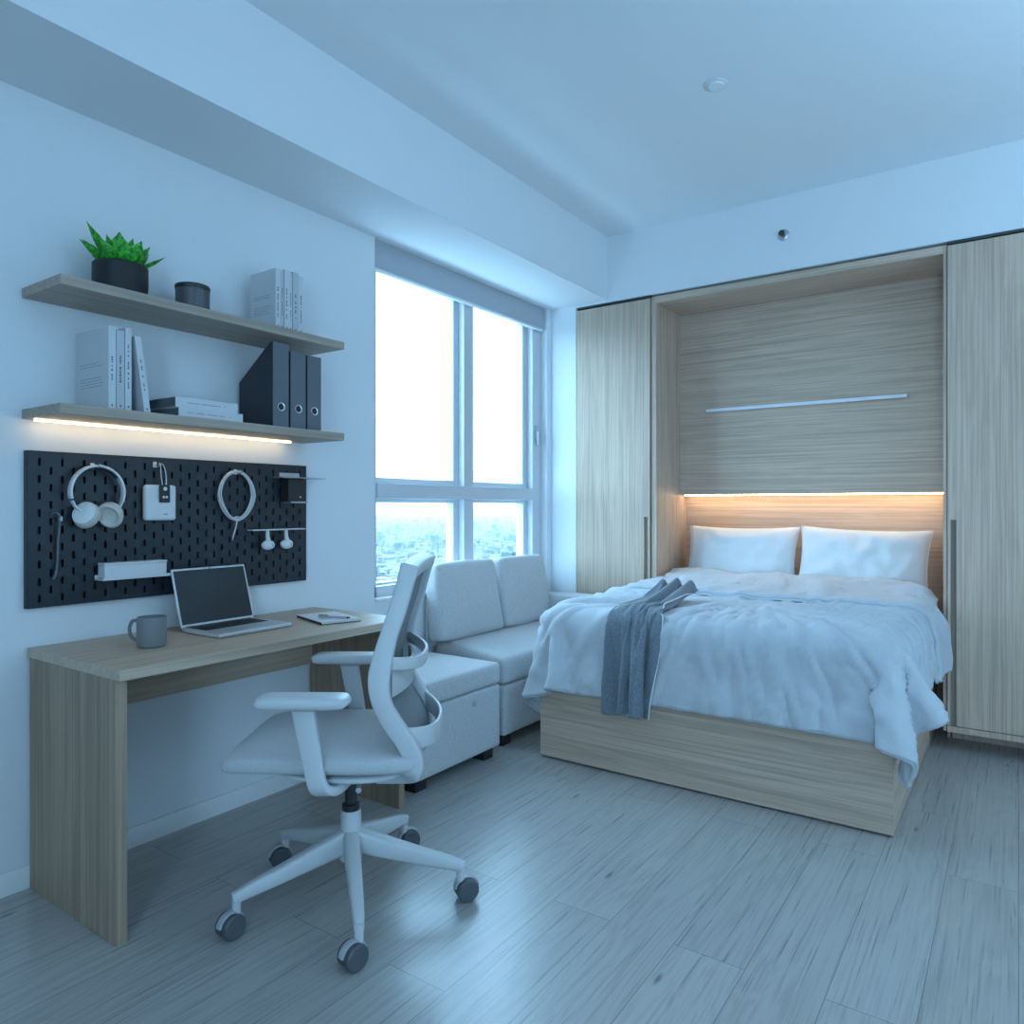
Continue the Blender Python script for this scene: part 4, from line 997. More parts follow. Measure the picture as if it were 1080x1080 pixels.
# draped cloth shapes: vertex grids, half millimetre steps, each number the difference from its neighbours
CLOTH = {}
CLOTH['duvet'] = (52, 42, [
[-3809,-47,-4,24,56,65,75,75,68,19,59,52,46,74,79,81,79,80,79,78,81,79,78,79,78,79,81,78,78,79,79,78,80,79,77,77,74,83,80,77,77,82,76,75,78,49,-10,36,81,46,-6,-25,-13,52,-13,-28,-10,-11,-9,-1,
0,4,10,-4,0,7,2,0,-1,-1,1,2,0,-1,0,1,-1,0,-1,0,1,0,0,1,0,-1,0,1,0,-1,-4,3,2,1,0,3,0,2,-11,8,16,-2,-34,-16,3,5,19,35,-21,-28,-13,-7,-6,1,4,11,-6,4,5,2,
-1,-1,-2,1,2,1,-2,1,0,0,0,1,-2,1,0,0,-1,1,0,-1,0,1,4,-1,-1,-2,-1,2,2,1,-1,-5,13,14,-28,-25,0,12,10,-3,27,31,-32,-28,-7,-10,1,1,13,-3,1,8,0,-1,-1,2,-1,1,0,1,
-1,0,0,1,-1,0,-1,1,0,0,0,0,0,0,1,2,0,-2,-1,0,-1,4,1,-2,-8,26,0,-41,-8,16,17,4,-34,19,36,32,-43,-21,-7,-2,1,8,0,1,7,1,2,0,0,-1,-1,0,1,0,0,1,-1,1,-1,0,
0,0,0,1,-1,1,0,0,0,2,-2,0,1,-5,6,1,-3,-2,30,-29,-24,20,17,-2,-4,-18,-7,7,34,33,-50,-15,-5,0,7,3,0,7,3,-1,2,0,-2,0,0,1,-1,1,-1,1,-1,1,-1,1,0,0,0,1,0,0,
0,0,1,-1,2,0,-1,1,1,-2,14,1,-37,3,14,4,-5,11,61,-29,-38,-13,26,30,-47,-10,-2,6,6,2,6,-1,0,3,0,0,-3,1,0,1,0,0,0,0,0,0,0,1,0,-1,0,1,0,0,0,0,2,-1,-1,3,
-1,0,1,23,-38,-19,15,4,6,12,20,-5,17,20,10,-40,-2,23,-41,-3,-1,13,8,-2,1,1,0,0,1,-1,-1,0,0,0,0,0,2,-1,0,0,0,0,-1,0,1,1,1,0,1,-1,2,2,-2,-2,4,0,7,-45,36,19,
-15,7,33,13,-4,0,3,23,33,-3,-34,-26,-8,-5,14,8,-2,-2,0,1,1,0,-1,1,-1,0,-1,1,0,1,1,0,-1,0,-1,1,-1,0,1,2,0,0,1,3,1,0,-3,-2,13,-32,45,-1,-24,36,21,0,-3,-6,7,7,
-5,-6,9,34,17,-73,2,12,3,-2,-1,0,-2,2,0,2,-1,-1,1,-1,0,0,0,1,1,0,-1,0,0,0,0,1,-1,2,0,0,2,4,-1,-2,0,2,25,-18,-9,50,7,0,0,0,-23,13,8,-18,5,4,-8,-7,31,-3,
-2,0,0,0,0,-2,0,0,1,0,0,0,0,0,-1,1,0,1,0,-1,1,-1,1,-1,0,-2,4,-1,0,0,2,2,-2,0,-2,-6,31,36,-9,-11,-16,-15,-12,-62,2,3,3,8,11,20,12,3,4,-3,1,-2,0,1,-2,0,
0,-1,1,0,0,0,0,0,-1,1,1,-1,1,0,0,0,-1,0,0,1,0,0,-2,2,1,-3,-1,-4,1,-16,-17,-10,-5,-5,-2,-4,-17,-1,0,2,4,5,1,5,6,0,-6,1,1,0,0,1,-2,0,-1,0,1,0,0,-1,
1,-1,-1,0,3,-1,0,1,0,-1,0,0,1,-1,-2,-1,1,1,0,-1,-3,12,-5,-25,-29,-8,-2,-4,0,59,-6,5,0,-13,-15,-14,-14,1,-1,-2,-1,3,0,0,-1,0,-1,0,0,0,-1,1,1,-1,-1,-1,0,2,1,-1,
0,0,1,-1,0,-1,-1,1,1,-2,1,1,0,-2,-5,3,3,-1,-19,-12,-7,-6,35,-1,-4,-1,-10,-11,-8,0,3,-2,-1,-1,3,0,-2,1,0,0,-1,0,0,0,1,-1,0,0,-1,-1,2,0,0,1,0,-1,0,0,-1,0,
1,0,-1,0,-1,1,0,0,13,15,5,-3,-28,-14,-7,7,-9,0,-3,-3,11,-8,0,6,0,-1,0,1,-1,0,0,0,1,0,-1,-1,0,0,2,0,0,0,-1,0,-1,1,0,0,1,-1,0,-1,0,2,-1,-2,-4,3,2,1,
0,-12,-1,25,9,-2,-20,-7,0,-5,-14,3,16,-31,3,29,0,1,-1,0,-3,1,1,-1,2,0,0,0,-1,0,-1,1,1,0,0,1,-3,1,-1,1,0,1,-1,1,-1,-2,0,0,-2,0,1,4,-2,0,3,-13,-10,20,11,-7,
-8,-2,-1,0,1,-17,2,20,1,-3,0,0,0,-3,2,0,0,0,0,0,0,0,0,0,-1,1,1,0,0,-3,0,2,-1,0,2,0,-1,-2,1,1,-1,-2,-1,0,3,0,1,-1,6,-15,-6,19,15,-20,-2,14,4,-27,2,13,
5,-9,0,1,1,-1,-1,-1,0,1,-2,1,1,-1,2,0,0,-1,1,0,1,-1,-1,0,0,0,0,-1,1,0,-2,2,-1,1,0,-1,-4,2,1,2,0,-2,3,-3,-11,-9,18,1,-6,-12,11,13,7,6,-20,1,0,0,1,-1,
-1,0,-1,0,-1,1,0,0,3,0,0,-2,-1,2,0,0,0,-1,0,0,0,0,0,-1,0,-1,1,-2,2,-2,-2,2,3,0,0,4,-12,-14,10,13,-1,6,-6,3,6,11,-20,1,0,0,1,-1,1,-1,0,0,0,0,1,-2,
0,2,0,0,0,-2,2,0,0,0,-1,-1,1,-1,1,-1,1,-1,-1,1,0,0,1,-4,1,-1,2,0,-7,-7,3,13,-1,0,0,3,-3,4,-2,-2,0,-1,0,0,1,0,1,-2,2,-1,1,-1,1,-1,0,0,1,0,0,-1,
0,0,0,1,-1,-1,0,0,1,-1,0,-1,0,1,1,0,-3,-4,4,3,-4,-2,1,4,6,-4,0,0,7,2,-3,-2,-3,-1,0,0,0,0,1,0,-3,0,3,-1,1,2,0,-2,0,0,-1,1,-2,0,0,1,-1,1,0,-1,
1,0,0,0,0,-1,0,0,1,-3,4,-3,2,0,1,5,8,0,0,-3,3,2,4,-7,-6,7,1,-1,1,-2,1,0,-1,0,1,1,-1,0,1,1,-3,0,0,1,1,-1,-1,1,-1,0,1,-1,1,0,0,0,0,1,-3,0,
2,-1,-1,0,2,0,1,2,2,-2,1,2,-5,4,3,0,-1,7,-10,2,2,-1,-1,1,2,2,-1,-6,3,1,-2,0,0,0,0,-1,0,2,-1,1,0,0,-3,1,0,0,0,0,0,1,-1,0,0,0,1,0,0,-2,1,9,
1,0,-5,-10,-1,6,-7,4,-1,-1,-3,-2,4,1,0,1,-1,-2,2,0,0,1,-1,-1,0,0,0,-1,0,-1,2,2,1,-3,0,-1,0,1,-1,0,0,0,-1,1,1,-1,0,1,1,-2,1,1,-2,-16,2,22,-9,-8,15,-12,
1,-2,-8,3,-4,7,1,0,0,-1,-2,0,5,2,-4,-2,2,-1,0,0,0,-1,-1,1,0,2,0,-3,2,-1,0,1,-2,0,1,0,-2,2,1,-1,0,2,-1,-1,0,0,12,-16,13,-3,-1,-2,2,6,-4,-7,3,2,0,1,
1,0,-1,0,-1,1,2,-5,2,2,-2,0,2,-1,-1,3,-3,-4,4,1,-3,0,2,0,-1,0,0,1,0,-1,-1,1,-1,1,1,0,0,0,-1,5,5,0,-3,-5,0,1,6,0,-9,1,8,-7,1,0,0,0,0,-1,0,1,
1,-1,2,0,-3,-1,2,3,0,-5,-3,-3,4,4,2,-4,0,-1,0,0,1,0,-1,-1,3,-1,0,0,-1,1,1,-2,3,8,-5,0,-8,3,0,0,5,-8,-2,9,-6,-1,1,0,0,1,-1,0,0,-3,1,5,-3,-1,-1,1,
4,-1,-4,-1,-2,3,2,1,-2,-3,2,1,-3,1,0,2,-1,1,1,-2,-1,-1,2,1,0,1,1,-8,0,-2,0,-2,-1,2,-1,-4,6,-3,3,0,1,0,0,0,-1,-2,4,0,-1,1,0,-2,0,-1,1,1,3,-3,-2,0,
1,0,0,0,-1,0,-2,1,1,1,1,-1,0,-2,5,-1,3,0,-9,3,-13,-3,17,-1,-1,-4,2,2,-6,7,0,-1,3,-1,1,0,0,1,0,-2,3,0,1,0,-2,-1,-2,0,4,0,-2,-2,0,1,0,1,-1,-1,0,0,
-1,1,2,0,-1,-1,-1,-1,3,-4,12,-7,-1,-8,10,-2,-3,3,-8,7,0,-5,5,9,-12,5,0,0,1,-1,0,1,-1,1,-2,3,0,-1,-1,-2,0,5,1,-2,-3,0,-2,3,0,1,-2,0,-2,0,1,0,0,2,-2,0,
-1,7,7,-5,-3,-2,7,17,7,-4,8,-8,5,3,-7,2,-2,4,-2,3,-1,1,0,0,-1,0,0,-2,0,2,0,0,0,-2,3,4,-1,-4,-1,-1,1,1,-1,1,-2,-1,-1,0,-1,1,2,0,1,0,-3,-13,21,3,-5,-7,
-14,3,-2,10,-4,-3,13,-13,-3,1,11,-9,0,0,0,0,0,0,2,-1,-3,0,-1,3,0,-1,0,-2,2,-1,1,0,0,0,0,0,0,-2,0,-1,1,-3,0,0,4,-1,0,-11,27,-17,12,-7,2,-6,-12,-3,1,9,-9,13,
2,-18,6,2,1,-1,-1,-2,1,1,0,1,-1,-3,-1,1,2,0,-1,-1,-2,-1,3,1,2,0,-2,0,-4,3,0,0,0,0,0,-1,0,-1,1,0,7,-12,0,12,-2,11,9,5,11,-10,2,-3,1,17,-27,17,-7,1,0,0,
-1,1,-1,0,0,-1,0,0,0,0,0,-1,0,1,-3,3,1,0,1,-2,0,-4,1,1,0,2,-1,0,-2,0,0,2,-1,1,-5,21,-21,9,0,10,1,-1,3,-2,-22,-2,35,71,33,29,0,-9,-6,-6,-9,-7,-6,-8,-6,-6,
-7,-7,-8,-7,-5,-7,-9,-7,-7,-6,-5,-8,-6,-6,-5,-8,-6,-8,-7,-8,-6,-9,-6,-7,-8,-5,-2,30,18,39,3,-4,-5,-9,103,14,43,71,51,29,2,-11,-14,-13,-13,-14,-13,-13,-14,-13,-13,-14,-13,-13,-14,-14,-11,-13,-12,-16,
-12,-14,-14,-15,-9,-12,-13,-5,-20,-10,-16,-15,-14,-13,-15,-14,-12,-14,-13,-13,-12,4,24,59,46,23,23,71,-2,-4,-4,0,-5,-3,-4,-2,-3,-2,-2,-2,0,-3,-3,-2,-3,-2,0,-4,-2,-3,-2,-2,-2,-3,-2,-3,-4,1,-1,-1,
-3,-3,-3,-1,-2,-2,-2,-4,-3,-2,-2,-2,-3,-1,-4,-3,-8,8,3,31,0,3,4,-4,-2,6,-1,-2,-2,1,-1,0,-1,2,1,-1,-1,0,-2,1,-1,2,-1,0,0,0,-1,0,-1,0,1,-2,0,0,0,-1,2,1,0,-1,
-1,1,0,-3,0,-1,1,-2,-4,0,-17,23,1,-1,3,-1,3,-1,1,-4,1,3,0,2,1,-3,-2,0,1,0,-2,0,-2,2,2,-2,0,-1,1,0,-2,6,-2,-5,1,-6,3,3,-2,6,-2,0,-1,2,-2,-3,1,-2,0,-1,
-2,1,-7,12,-8,-13,0,1,0,1,0,-5,4,3,-2,0,-1,-1,3,-3,0,-1,1,1,1,-2,2,-3,1,0,0,0,0,3,-3,2,-3,-1,4,-6,3,4,-4,1,0,0,0,-1,0,1,0,1,-4,0,-1,6,-1,-41,-9],
[5912,-39,-62,-61,-45,-32,11,4,-25,-69,-32,55,59,23,12,3,-3,1,2,1,-3,2,0,1,-5,1,5,-5,1,-2,0,6,-10,1,-11,-22,25,0,-19,-3,9,-5,15,19,-13,-57,-79,-74,-16,37,44,36,44,-3,38,13,-2,-8,-11,-10,
3,9,3,-7,0,-4,-8,-8,-11,-2,5,2,2,-1,-3,4,0,3,-2,-3,4,-2,2,-4,0,8,-1,7,1,0,-11,4,12,0,-7,-10,-1,10,-8,1,14,31,11,-7,2,2,-53,50,42,6,-6,-7,-22,-5,18,8,-7,0,-4,-8,
-9,-1,20,-2,-9,-5,4,-2,0,0,1,2,-2,3,2,5,-2,-8,2,1,6,2,-10,0,0,21,-1,-4,-17,0,-2,-4,1,26,29,-4,2,4,1,-56,4,52,42,-2,-5,-20,2,0,10,-6,0,-4,-3,-4,14,-6,-5,-10,0,8,
1,-1,0,0,0,2,3,3,1,4,-8,-4,1,2,3,-9,3,4,6,2,-4,-8,-2,-4,-4,8,40,6,-3,8,3,-1,-47,-8,2,60,37,-9,-6,-7,-6,10,-2,-3,-5,-2,-4,-3,0,0,-3,1,9,0,-4,0,-1,1,0,-2,
0,-1,7,0,-3,-4,1,6,-5,4,2,-3,-7,-11,18,-3,-5,-2,32,29,-6,3,1,1,0,-54,1,-2,1,70,24,-10,-15,1,9,1,-1,-13,-7,1,-2,-1,3,3,-1,4,1,-5,-1,1,-1,0,-3,-2,-4,1,6,3,-1,-4,
7,-1,3,1,-11,-3,7,5,-2,-6,6,46,8,-3,1,1,0,-2,6,-51,-13,2,-1,87,5,-20,-5,13,3,-1,-23,5,-3,0,-2,3,6,0,-6,0,-1,1,2,-1,-2,-3,1,-1,-5,4,3,3,-1,2,0,1,6,-16,-6,22,
-5,0,-5,24,34,-4,3,0,-1,0,-8,74,-9,-44,-57,-23,-1,96,-16,-7,-2,16,-20,-7,0,7,0,-4,1,7,-2,-9,1,3,2,0,-1,1,0,-2,1,-1,0,1,0,1,1,-1,0,2,-5,3,6,2,-14,6,49,-1,4,-3,
5,-5,-26,-27,75,0,1,-5,-39,-60,-31,89,-9,-13,20,-21,2,0,8,0,-2,-4,2,4,-5,0,3,-1,-1,1,0,2,0,-2,1,1,-1,2,-1,-1,2,-1,0,0,2,-5,0,2,13,31,-7,0,9,-19,-42,-24,-11,75,0,-1,
0,0,-3,-28,-53,19,20,14,-3,0,1,1,0,1,-2,1,1,-1,1,1,-2,1,1,0,1,-1,1,0,-1,1,-1,3,-1,-2,2,1,0,1,-2,-2,1,11,-5,6,4,-43,-37,0,10,10,69,4,-1,-1,1,0,-2,-1,-7,7,
3,-3,-1,0,0,0,0,1,0,0,0,-1,1,0,-1,1,1,0,0,0,0,1,-1,-1,-6,4,3,0,0,-1,1,3,4,-1,-2,-5,-28,-35,12,23,16,8,3,36,4,7,3,6,7,8,5,1,2,-1,-1,-1,0,-1,1,-1,
0,0,0,2,-1,-1,0,1,0,0,0,0,0,-1,0,1,-1,0,0,0,0,0,1,0,0,-3,1,2,-21,-14,4,6,-4,-5,-1,-9,66,0,1,4,-1,0,-1,5,5,1,-2,-2,0,0,1,-1,0,0,0,0,0,0,1,0,
-1,-1,0,0,1,0,0,-1,0,1,1,-1,0,0,-2,0,1,1,1,0,-3,-2,3,-8,-18,-7,-5,-8,4,46,6,-3,2,10,8,4,4,2,-2,-2,-1,3,-1,1,-1,0,0,0,0,1,0,-1,1,-1,0,-3,2,1,-1,0,
0,1,0,0,-1,0,0,0,1,0,1,-1,1,-1,-1,0,2,1,-4,-7,-4,-4,65,1,2,1,4,3,0,-2,1,1,0,0,1,0,-1,0,0,-1,0,0,-2,2,1,-1,1,-1,0,-1,3,0,-1,0,-1,0,1,0,0,-1,
2,-1,0,0,0,0,0,0,1,-7,-5,2,7,1,-2,76,0,2,-1,-1,3,-2,-2,1,0,1,-1,0,0,-2,2,0,0,0,0,-2,1,1,0,0,0,1,-1,-1,2,0,-1,0,0,1,-1,-1,1,0,0,0,-3,2,2,-1,
0,-2,-1,0,-1,2,3,-1,76,-2,2,0,0,-9,3,5,0,1,0,0,-2,1,1,-1,1,0,0,0,1,-1,0,0,0,0,0,1,-2,0,1,0,0,0,0,0,-1,0,0,0,0,-1,2,1,-1,-1,0,-1,0,3,-1,3,
-3,75,1,1,1,-5,0,2,0,1,0,0,0,0,-1,1,0,-1,1,-1,1,0,0,-1,0,1,0,0,0,-2,0,-1,2,1,-1,1,0,0,0,0,0,-2,1,0,1,1,-1,0,0,1,-1,1,-3,2,77,-2,-2,2,0,1,
-2,2,0,0,-1,1,-1,0,0,1,-1,0,2,-1,0,0,-1,1,0,-1,1,-1,0,-2,3,0,1,-1,-1,2,0,-1,0,0,0,0,0,0,0,0,0,0,1,1,-2,-5,4,76,0,-2,1,0,1,-3,2,1,0,0,0,0,
-1,1,-1,1,1,0,0,-1,-1,1,-1,0,2,-2,1,0,1,-1,0,-1,2,-1,-1,1,0,0,-1,-1,2,-1,0,2,-1,0,1,0,0,-5,2,2,76,-1,1,-1,1,-2,3,-1,-1,0,0,1,-1,1,-1,1,1,-1,1,-1,
1,-1,-1,1,-1,0,1,-1,1,1,-1,0,-2,1,1,0,-1,1,0,0,1,1,-1,-1,0,0,0,2,-1,-2,0,1,-1,76,0,-1,1,-1,1,1,-1,0,0,0,-1,1,1,0,-1,-1,1,-1,0,0,0,1,0,0,-1,1,
0,-1,0,1,-1,2,-1,0,1,0,-1,0,1,1,-1,0,-2,-3,4,0,1,0,-2,0,1,0,76,0,0,-1,1,1,1,-2,0,0,0,0,0,0,1,-1,0,-1,-1,2,0,0,-1,0,1,1,-1,-1,1,0,0,0,-1,1,
0,-1,1,0,-1,1,0,0,0,-2,1,0,1,-1,0,1,-1,1,0,76,-1,1,-1,0,0,0,1,-1,-1,1,1,-1,-2,-3,5,1,0,0,-1,1,0,-1,1,0,0,-1,2,-1,1,0,-1,0,0,-1,1,0,1,0,-2,1,
0,0,1,1,-1,-1,-1,0,0,2,0,0,75,0,0,1,-2,1,1,0,1,-1,-1,1,-2,-2,3,-2,3,-1,0,1,0,1,-1,0,0,0,1,0,1,-1,-2,1,0,0,1,0,-1,1,1,-1,-2,0,0,0,0,0,0,0,
0,0,1,-1,0,76,0,0,0,0,0,1,-1,0,1,-1,0,1,-1,1,-1,0,0,0,-1,0,1,1,-1,-1,1,-1,0,1,-1,1,0,0,-1,0,0,1,-1,0,1,0,0,1,-1,-1,1,1,-1,-3,1,1,0,0,76,0,
0,-1,2,-1,0,1,-1,1,1,-1,2,0,-1,0,-2,1,-1,0,0,-1,1,-1,0,1,1,-2,0,1,-1,0,1,-1,1,0,0,0,0,0,0,0,-1,0,1,-1,0,1,-1,1,0,0,0,76,0,0,0,-1,1,0,0,0,
0,1,-1,1,1,-2,-1,-1,0,2,-1,1,-1,0,1,1,0,1,-3,1,1,-3,3,0,-1,0,0,0,0,-1,0,1,0,-1,1,0,0,0,0,2,-2,1,-2,0,76,-1,1,0,0,0,-1,1,-1,0,0,1,-2,2,0,0,
-1,1,2,-1,0,0,0,2,-1,-2,2,2,-3,0,3,-3,0,0,-1,0,-1,1,0,0,1,-2,1,-1,0,1,0,0,2,-1,-2,1,0,76,0,0,0,0,-1,1,-1,1,0,0,0,-1,0,0,1,-2,1,4,1,-2,1,-2,
0,1,-1,-2,2,0,-1,1,-1,-1,2,-1,-1,1,-1,1,0,1,-2,1,-2,-1,4,-1,0,-1,1,-1,1,0,75,1,-1,1,-1,1,-1,1,0,0,0,-1,1,0,-1,-2,3,1,0,0,-1,0,0,0,-1,1,-1,0,1,0,
-1,1,-1,0,1,-1,1,0,0,1,1,0,-2,1,0,3,-2,-1,0,-1,1,-1,4,75,0,1,0,0,-1,1,-1,1,0,0,0,-1,1,0,-1,1,0,-5,5,-1,0,2,-2,1,1,-1,0,1,0,-1,0,0,0,0,0,0,
0,0,0,1,0,0,2,0,1,-2,-2,0,0,0,2,-1,76,0,-1,0,1,-1,0,0,-1,1,2,-1,0,-1,1,0,0,0,-1,-4,4,1,-1,1,0,0,3,0,-2,0,0,0,0,0,-1,1,-1,0,0,0,-3,3,0,0,
1,-9,6,1,1,0,-1,-4,-3,75,1,0,0,-1,1,0,1,-1,0,0,1,-2,1,0,0,1,-1,0,0,0,0,0,-1,1,0,-1,0,2,-2,2,0,0,0,0,1,-1,-1,0,0,-3,3,-1,0,0,0,-3,4,-1,1,-1,
-1,0,77,0,-1,0,0,1,0,0,-1,-1,1,1,0,-1,1,1,-2,0,-1,0,0,0,2,-1,0,-1,0,1,-1,2,-2,1,1,-2,1,0,0,0,0,0,0,-3,3,0,0,-2,0,3,-1,0,0,0,-2,75,0,1,0,1,
-2,1,1,0,-1,-1,0,3,-2,1,0,0,-1,0,-1,1,0,0,0,0,0,1,-1,1,1,-1,-1,0,-1,0,1,0,0,0,-1,1,-1,0,2,-1,1,1,0,0,-2,-1,0,-2,75,-1,1,0,1,-3,-2,4,0,1,-2,1,
0,2,-1,1,-1,-1,1,0,-1,0,0,1,0,0,-1,1,0,1,2,-1,-1,-1,0,0,0,-1,0,0,1,0,-1,0,1,1,-1,-2,3,-1,-1,0,0,56,8,5,-2,-6,14,3,-5,6,1,1,-1,-1,1,0,-1,2,-2,-1,
1,-1,1,-1,-1,-1,0,0,1,0,-1,1,-1,1,0,-1,-1,2,0,0,-1,0,1,-1,0,-1,0,2,0,1,8,0,0,-5,111,3,-3,0,1,-11,-1,1,-3,0,-1,0,-2,-1,-3,-1,-2,-2,-1,-1,0,0,-3,-1,-1,-1,
-1,-1,1,-2,-1,2,0,4,-2,-1,0,2,-1,2,0,1,1,-1,1,2,1,2,-2,8,8,8,11,70,-19,11,6,4,-2,-4,8,1,0,0,0,2,-2,0,0,0,1,-1,0,2,-2,1,0,1,-1,-1,1,-1,1,-1,1,0,
0,-1,0,0,0,-1,1,-1,1,-1,0,0,0,1,-3,-1,-5,2,-2,-8,76,-4,-12,8,3,3,0,-11,7,1,1,1,1,1,0,0,0,0,0,-1,0,0,1,0,0,0,0,0,0,0,-1,1,-1,0,1,1,-1,0,-1,0,
2,-3,-3,-3,1,4,0,-2,-9,0,9,-24,18,68,2,2,-9,4,-2,7,3,-8,2,-3,-1,5,-2,2,4,-1,1,1,0,-1,-1,0,2,-1,1,0,0,-4,0,3,-2,1,1,1,0,-1,-2,3,0,-4,1,3,1,-2,-7,-4,
2,3,1,-29,29,2,56,19,0,0,-4,5,-3,1,1,-3,3,0,-4,4,0,-2,1,1,0,1,-2,1,1,-1,0,0,1,-2,2,-1,0,0,0,-1,2,-1,0,1,-1,-2,2,0,0,0,0,0,0,-5,3,-12,10,-8,-6],
[360,59,51,47,34,30,20,20,27,34,22,-14,-17,-3,3,4,0,0,0,0,-1,1,1,2,1,1,0,2,1,0,0,0,0,0,1,3,-4,2,5,0,-3,-1,-4,-4,-3,3,4,0,-25,-49,-64,-64,-65,53,2,3,2,5,3,2,
1,-3,0,2,3,3,1,-1,0,1,-1,-1,1,0,-1,1,-1,0,0,1,-1,0,1,-1,1,-1,0,0,-1,0,1,0,-1,0,0,2,-1,1,0,0,-5,-17,-10,-1,-1,1,49,2,4,6,3,3,5,0,-2,-2,4,0,3,2,
0,-1,-4,1,2,0,1,0,-1,0,0,0,0,-1,0,-1,3,-1,1,0,0,-1,2,-1,0,-5,1,1,2,0,0,1,-1,-10,-17,-5,0,1,0,49,-1,3,7,7,1,5,-1,3,-1,0,0,2,1,0,-4,2,1,2,0,0,
-1,0,0,0,0,-1,0,-1,0,-1,2,1,0,0,0,1,0,-3,0,-1,1,1,1,0,0,-2,-20,-8,-2,0,1,0,49,0,-1,3,10,5,2,2,3,-1,0,0,2,0,0,2,0,0,-1,0,0,0,0,0,0,0,0,0,
0,0,0,-1,1,1,-1,-1,2,-1,-1,0,1,0,0,0,1,-1,-12,-20,0,2,-1,-1,1,48,0,1,-3,4,14,4,4,0,-2,0,0,4,2,0,0,0,-1,0,0,-1,2,-1,0,0,0,0,1,0,0,-1,1,-1,0,0,
0,0,0,0,1,0,-1,0,1,-1,-1,-23,-10,1,1,1,0,1,22,15,10,0,-1,8,12,7,-1,-1,0,0,5,-2,1,1,0,-1,0,-1,1,0,0,1,0,-1,1,0,0,0,0,-1,0,1,0,0,-1,0,-1,3,0,-2,
0,0,0,-8,-24,-2,1,1,1,1,2,12,1,12,9,10,1,14,13,0,-1,-1,5,0,1,-1,0,2,-1,-1,0,1,0,0,-1,1,0,-1,0,0,0,1,-1,1,-1,1,-1,0,1,0,0,0,-3,-1,4,-1,-24,-10,3,2,
-1,1,1,-3,16,0,1,-4,3,12,10,33,1,0,-2,6,0,-1,-1,-1,1,2,-1,0,0,0,0,0,0,-1,1,-1,0,0,1,-1,0,0,0,0,0,-1,0,2,1,2,-1,-3,-5,-27,3,0,1,1,-3,-3,-5,17,-1,-3,
2,1,-1,3,6,49,1,-8,0,-2,0,-1,0,-1,2,0,-1,-1,0,0,0,0,0,-1,0,0,0,-1,1,-1,0,0,0,0,-1,0,0,1,2,1,-1,-10,-4,-5,2,-1,-3,1,0,-3,19,-2,-5,6,0,0,-1,0,0,25,
-6,0,0,-1,0,-1,-1,-2,1,0,0,0,-1,1,-1,-2,0,0,0,0,0,0,-2,-1,13,-13,1,0,0,0,-1,1,0,3,5,1,7,0,-5,-4,-7,-7,-9,23,0,-2,0,-1,-1,-2,-6,-1,-3,-1,0,-1,1,0,0,0,
0,-1,1,0,-1,1,-1,-1,3,0,-1,0,0,0,2,-2,1,-2,1,0,0,0,0,1,-1,0,-1,0,10,-13,-12,-2,-3,0,-1,-3,9,2,1,0,0,-1,-1,-2,-4,-3,1,3,-3,-1,0,0,0,0,0,0,0,0,0,-1,
0,0,0,1,0,0,-1,-2,3,-1,-5,6,-1,0,10,-10,0,1,-1,-1,0,3,3,-8,-11,-3,-2,-1,2,-17,4,0,0,6,5,4,2,0,-4,3,-7,4,0,0,0,0,0,0,0,3,-3,0,0,0,2,10,-3,-9,0,0,
0,0,0,-5,5,0,5,-15,10,0,0,1,0,-1,-3,4,0,0,-3,-5,-2,2,-9,2,1,2,3,4,2,0,-3,-1,-3,2,2,-2,0,0,0,0,0,3,4,0,-7,0,0,-1,-12,4,9,0,0,0,0,0,-2,2,0,-5,
5,0,-1,4,-1,-2,-1,2,-2,4,1,-1,-3,-3,1,0,2,-1,1,0,3,0,-1,-2,-2,-2,2,-2,6,-4,0,0,0,0,-3,-7,3,7,0,0,-1,2,-1,7,-5,-2,0,0,0,0,0,0,1,-1,0,0,19,-22,4,0,
-1,-6,0,8,1,-3,-1,0,2,0,3,-1,-3,-3,1,0,2,-2,1,0,4,-6,2,0,0,0,0,-1,1,0,0,0,0,0,0,0,-8,5,6,-3,0,0,0,0,-1,7,-6,0,5,-17,12,8,-7,0,1,-3,-3,4,0,0,
-1,-1,0,3,-1,-2,2,-6,4,2,-1,0,0,-4,7,-3,0,0,0,0,1,-1,0,0,0,0,0,0,0,11,4,-16,1,0,0,0,0,1,-2,2,-2,12,-22,12,2,-1,-1,0,2,-3,-2,2,-2,0,-2,-3,4,2,0,-2,
1,0,2,-1,-1,0,0,-5,5,0,0,0,0,0,0,0,0,0,2,-2,0,0,-10,-4,12,2,0,0,0,0,0,-5,4,3,-8,6,0,-2,3,0,1,1,0,-2,1,4,-2,-1,-1,4,0,-1,-2,-2,2,0,1,0,0,0,
0,0,0,0,0,6,-6,0,0,0,-1,11,-10,0,0,0,0,0,1,9,-9,-1,0,0,-1,1,1,-10,10,-1,-2,3,2,-1,1,0,-2,2,1,0,0,0,1,0,0,-3,5,-4,0,0,1,0,0,0,0,0,0,2,4,-6,
1,-1,0,1,-4,12,-9,0,0,0,0,-1,-9,9,1,0,0,0,0,-2,2,0,0,-3,2,3,1,-2,0,1,1,-1,2,2,0,-1,2,0,0,0,-2,-2,2,1,-2,0,0,0,0,0,-2,1,0,1,0,0,0,-9,3,6,
0,0,0,0,0,0,0,0,-1,1,0,0,0,0,0,0,-3,5,1,0,-1,-1,1,1,-2,1,2,-1,0,-1,2,0,0,0,-2,0,-2,2,-1,11,-2,-8,0,0,-11,17,-7,1,0,-1,1,-3,3,0,0,0,0,-1,1,0,
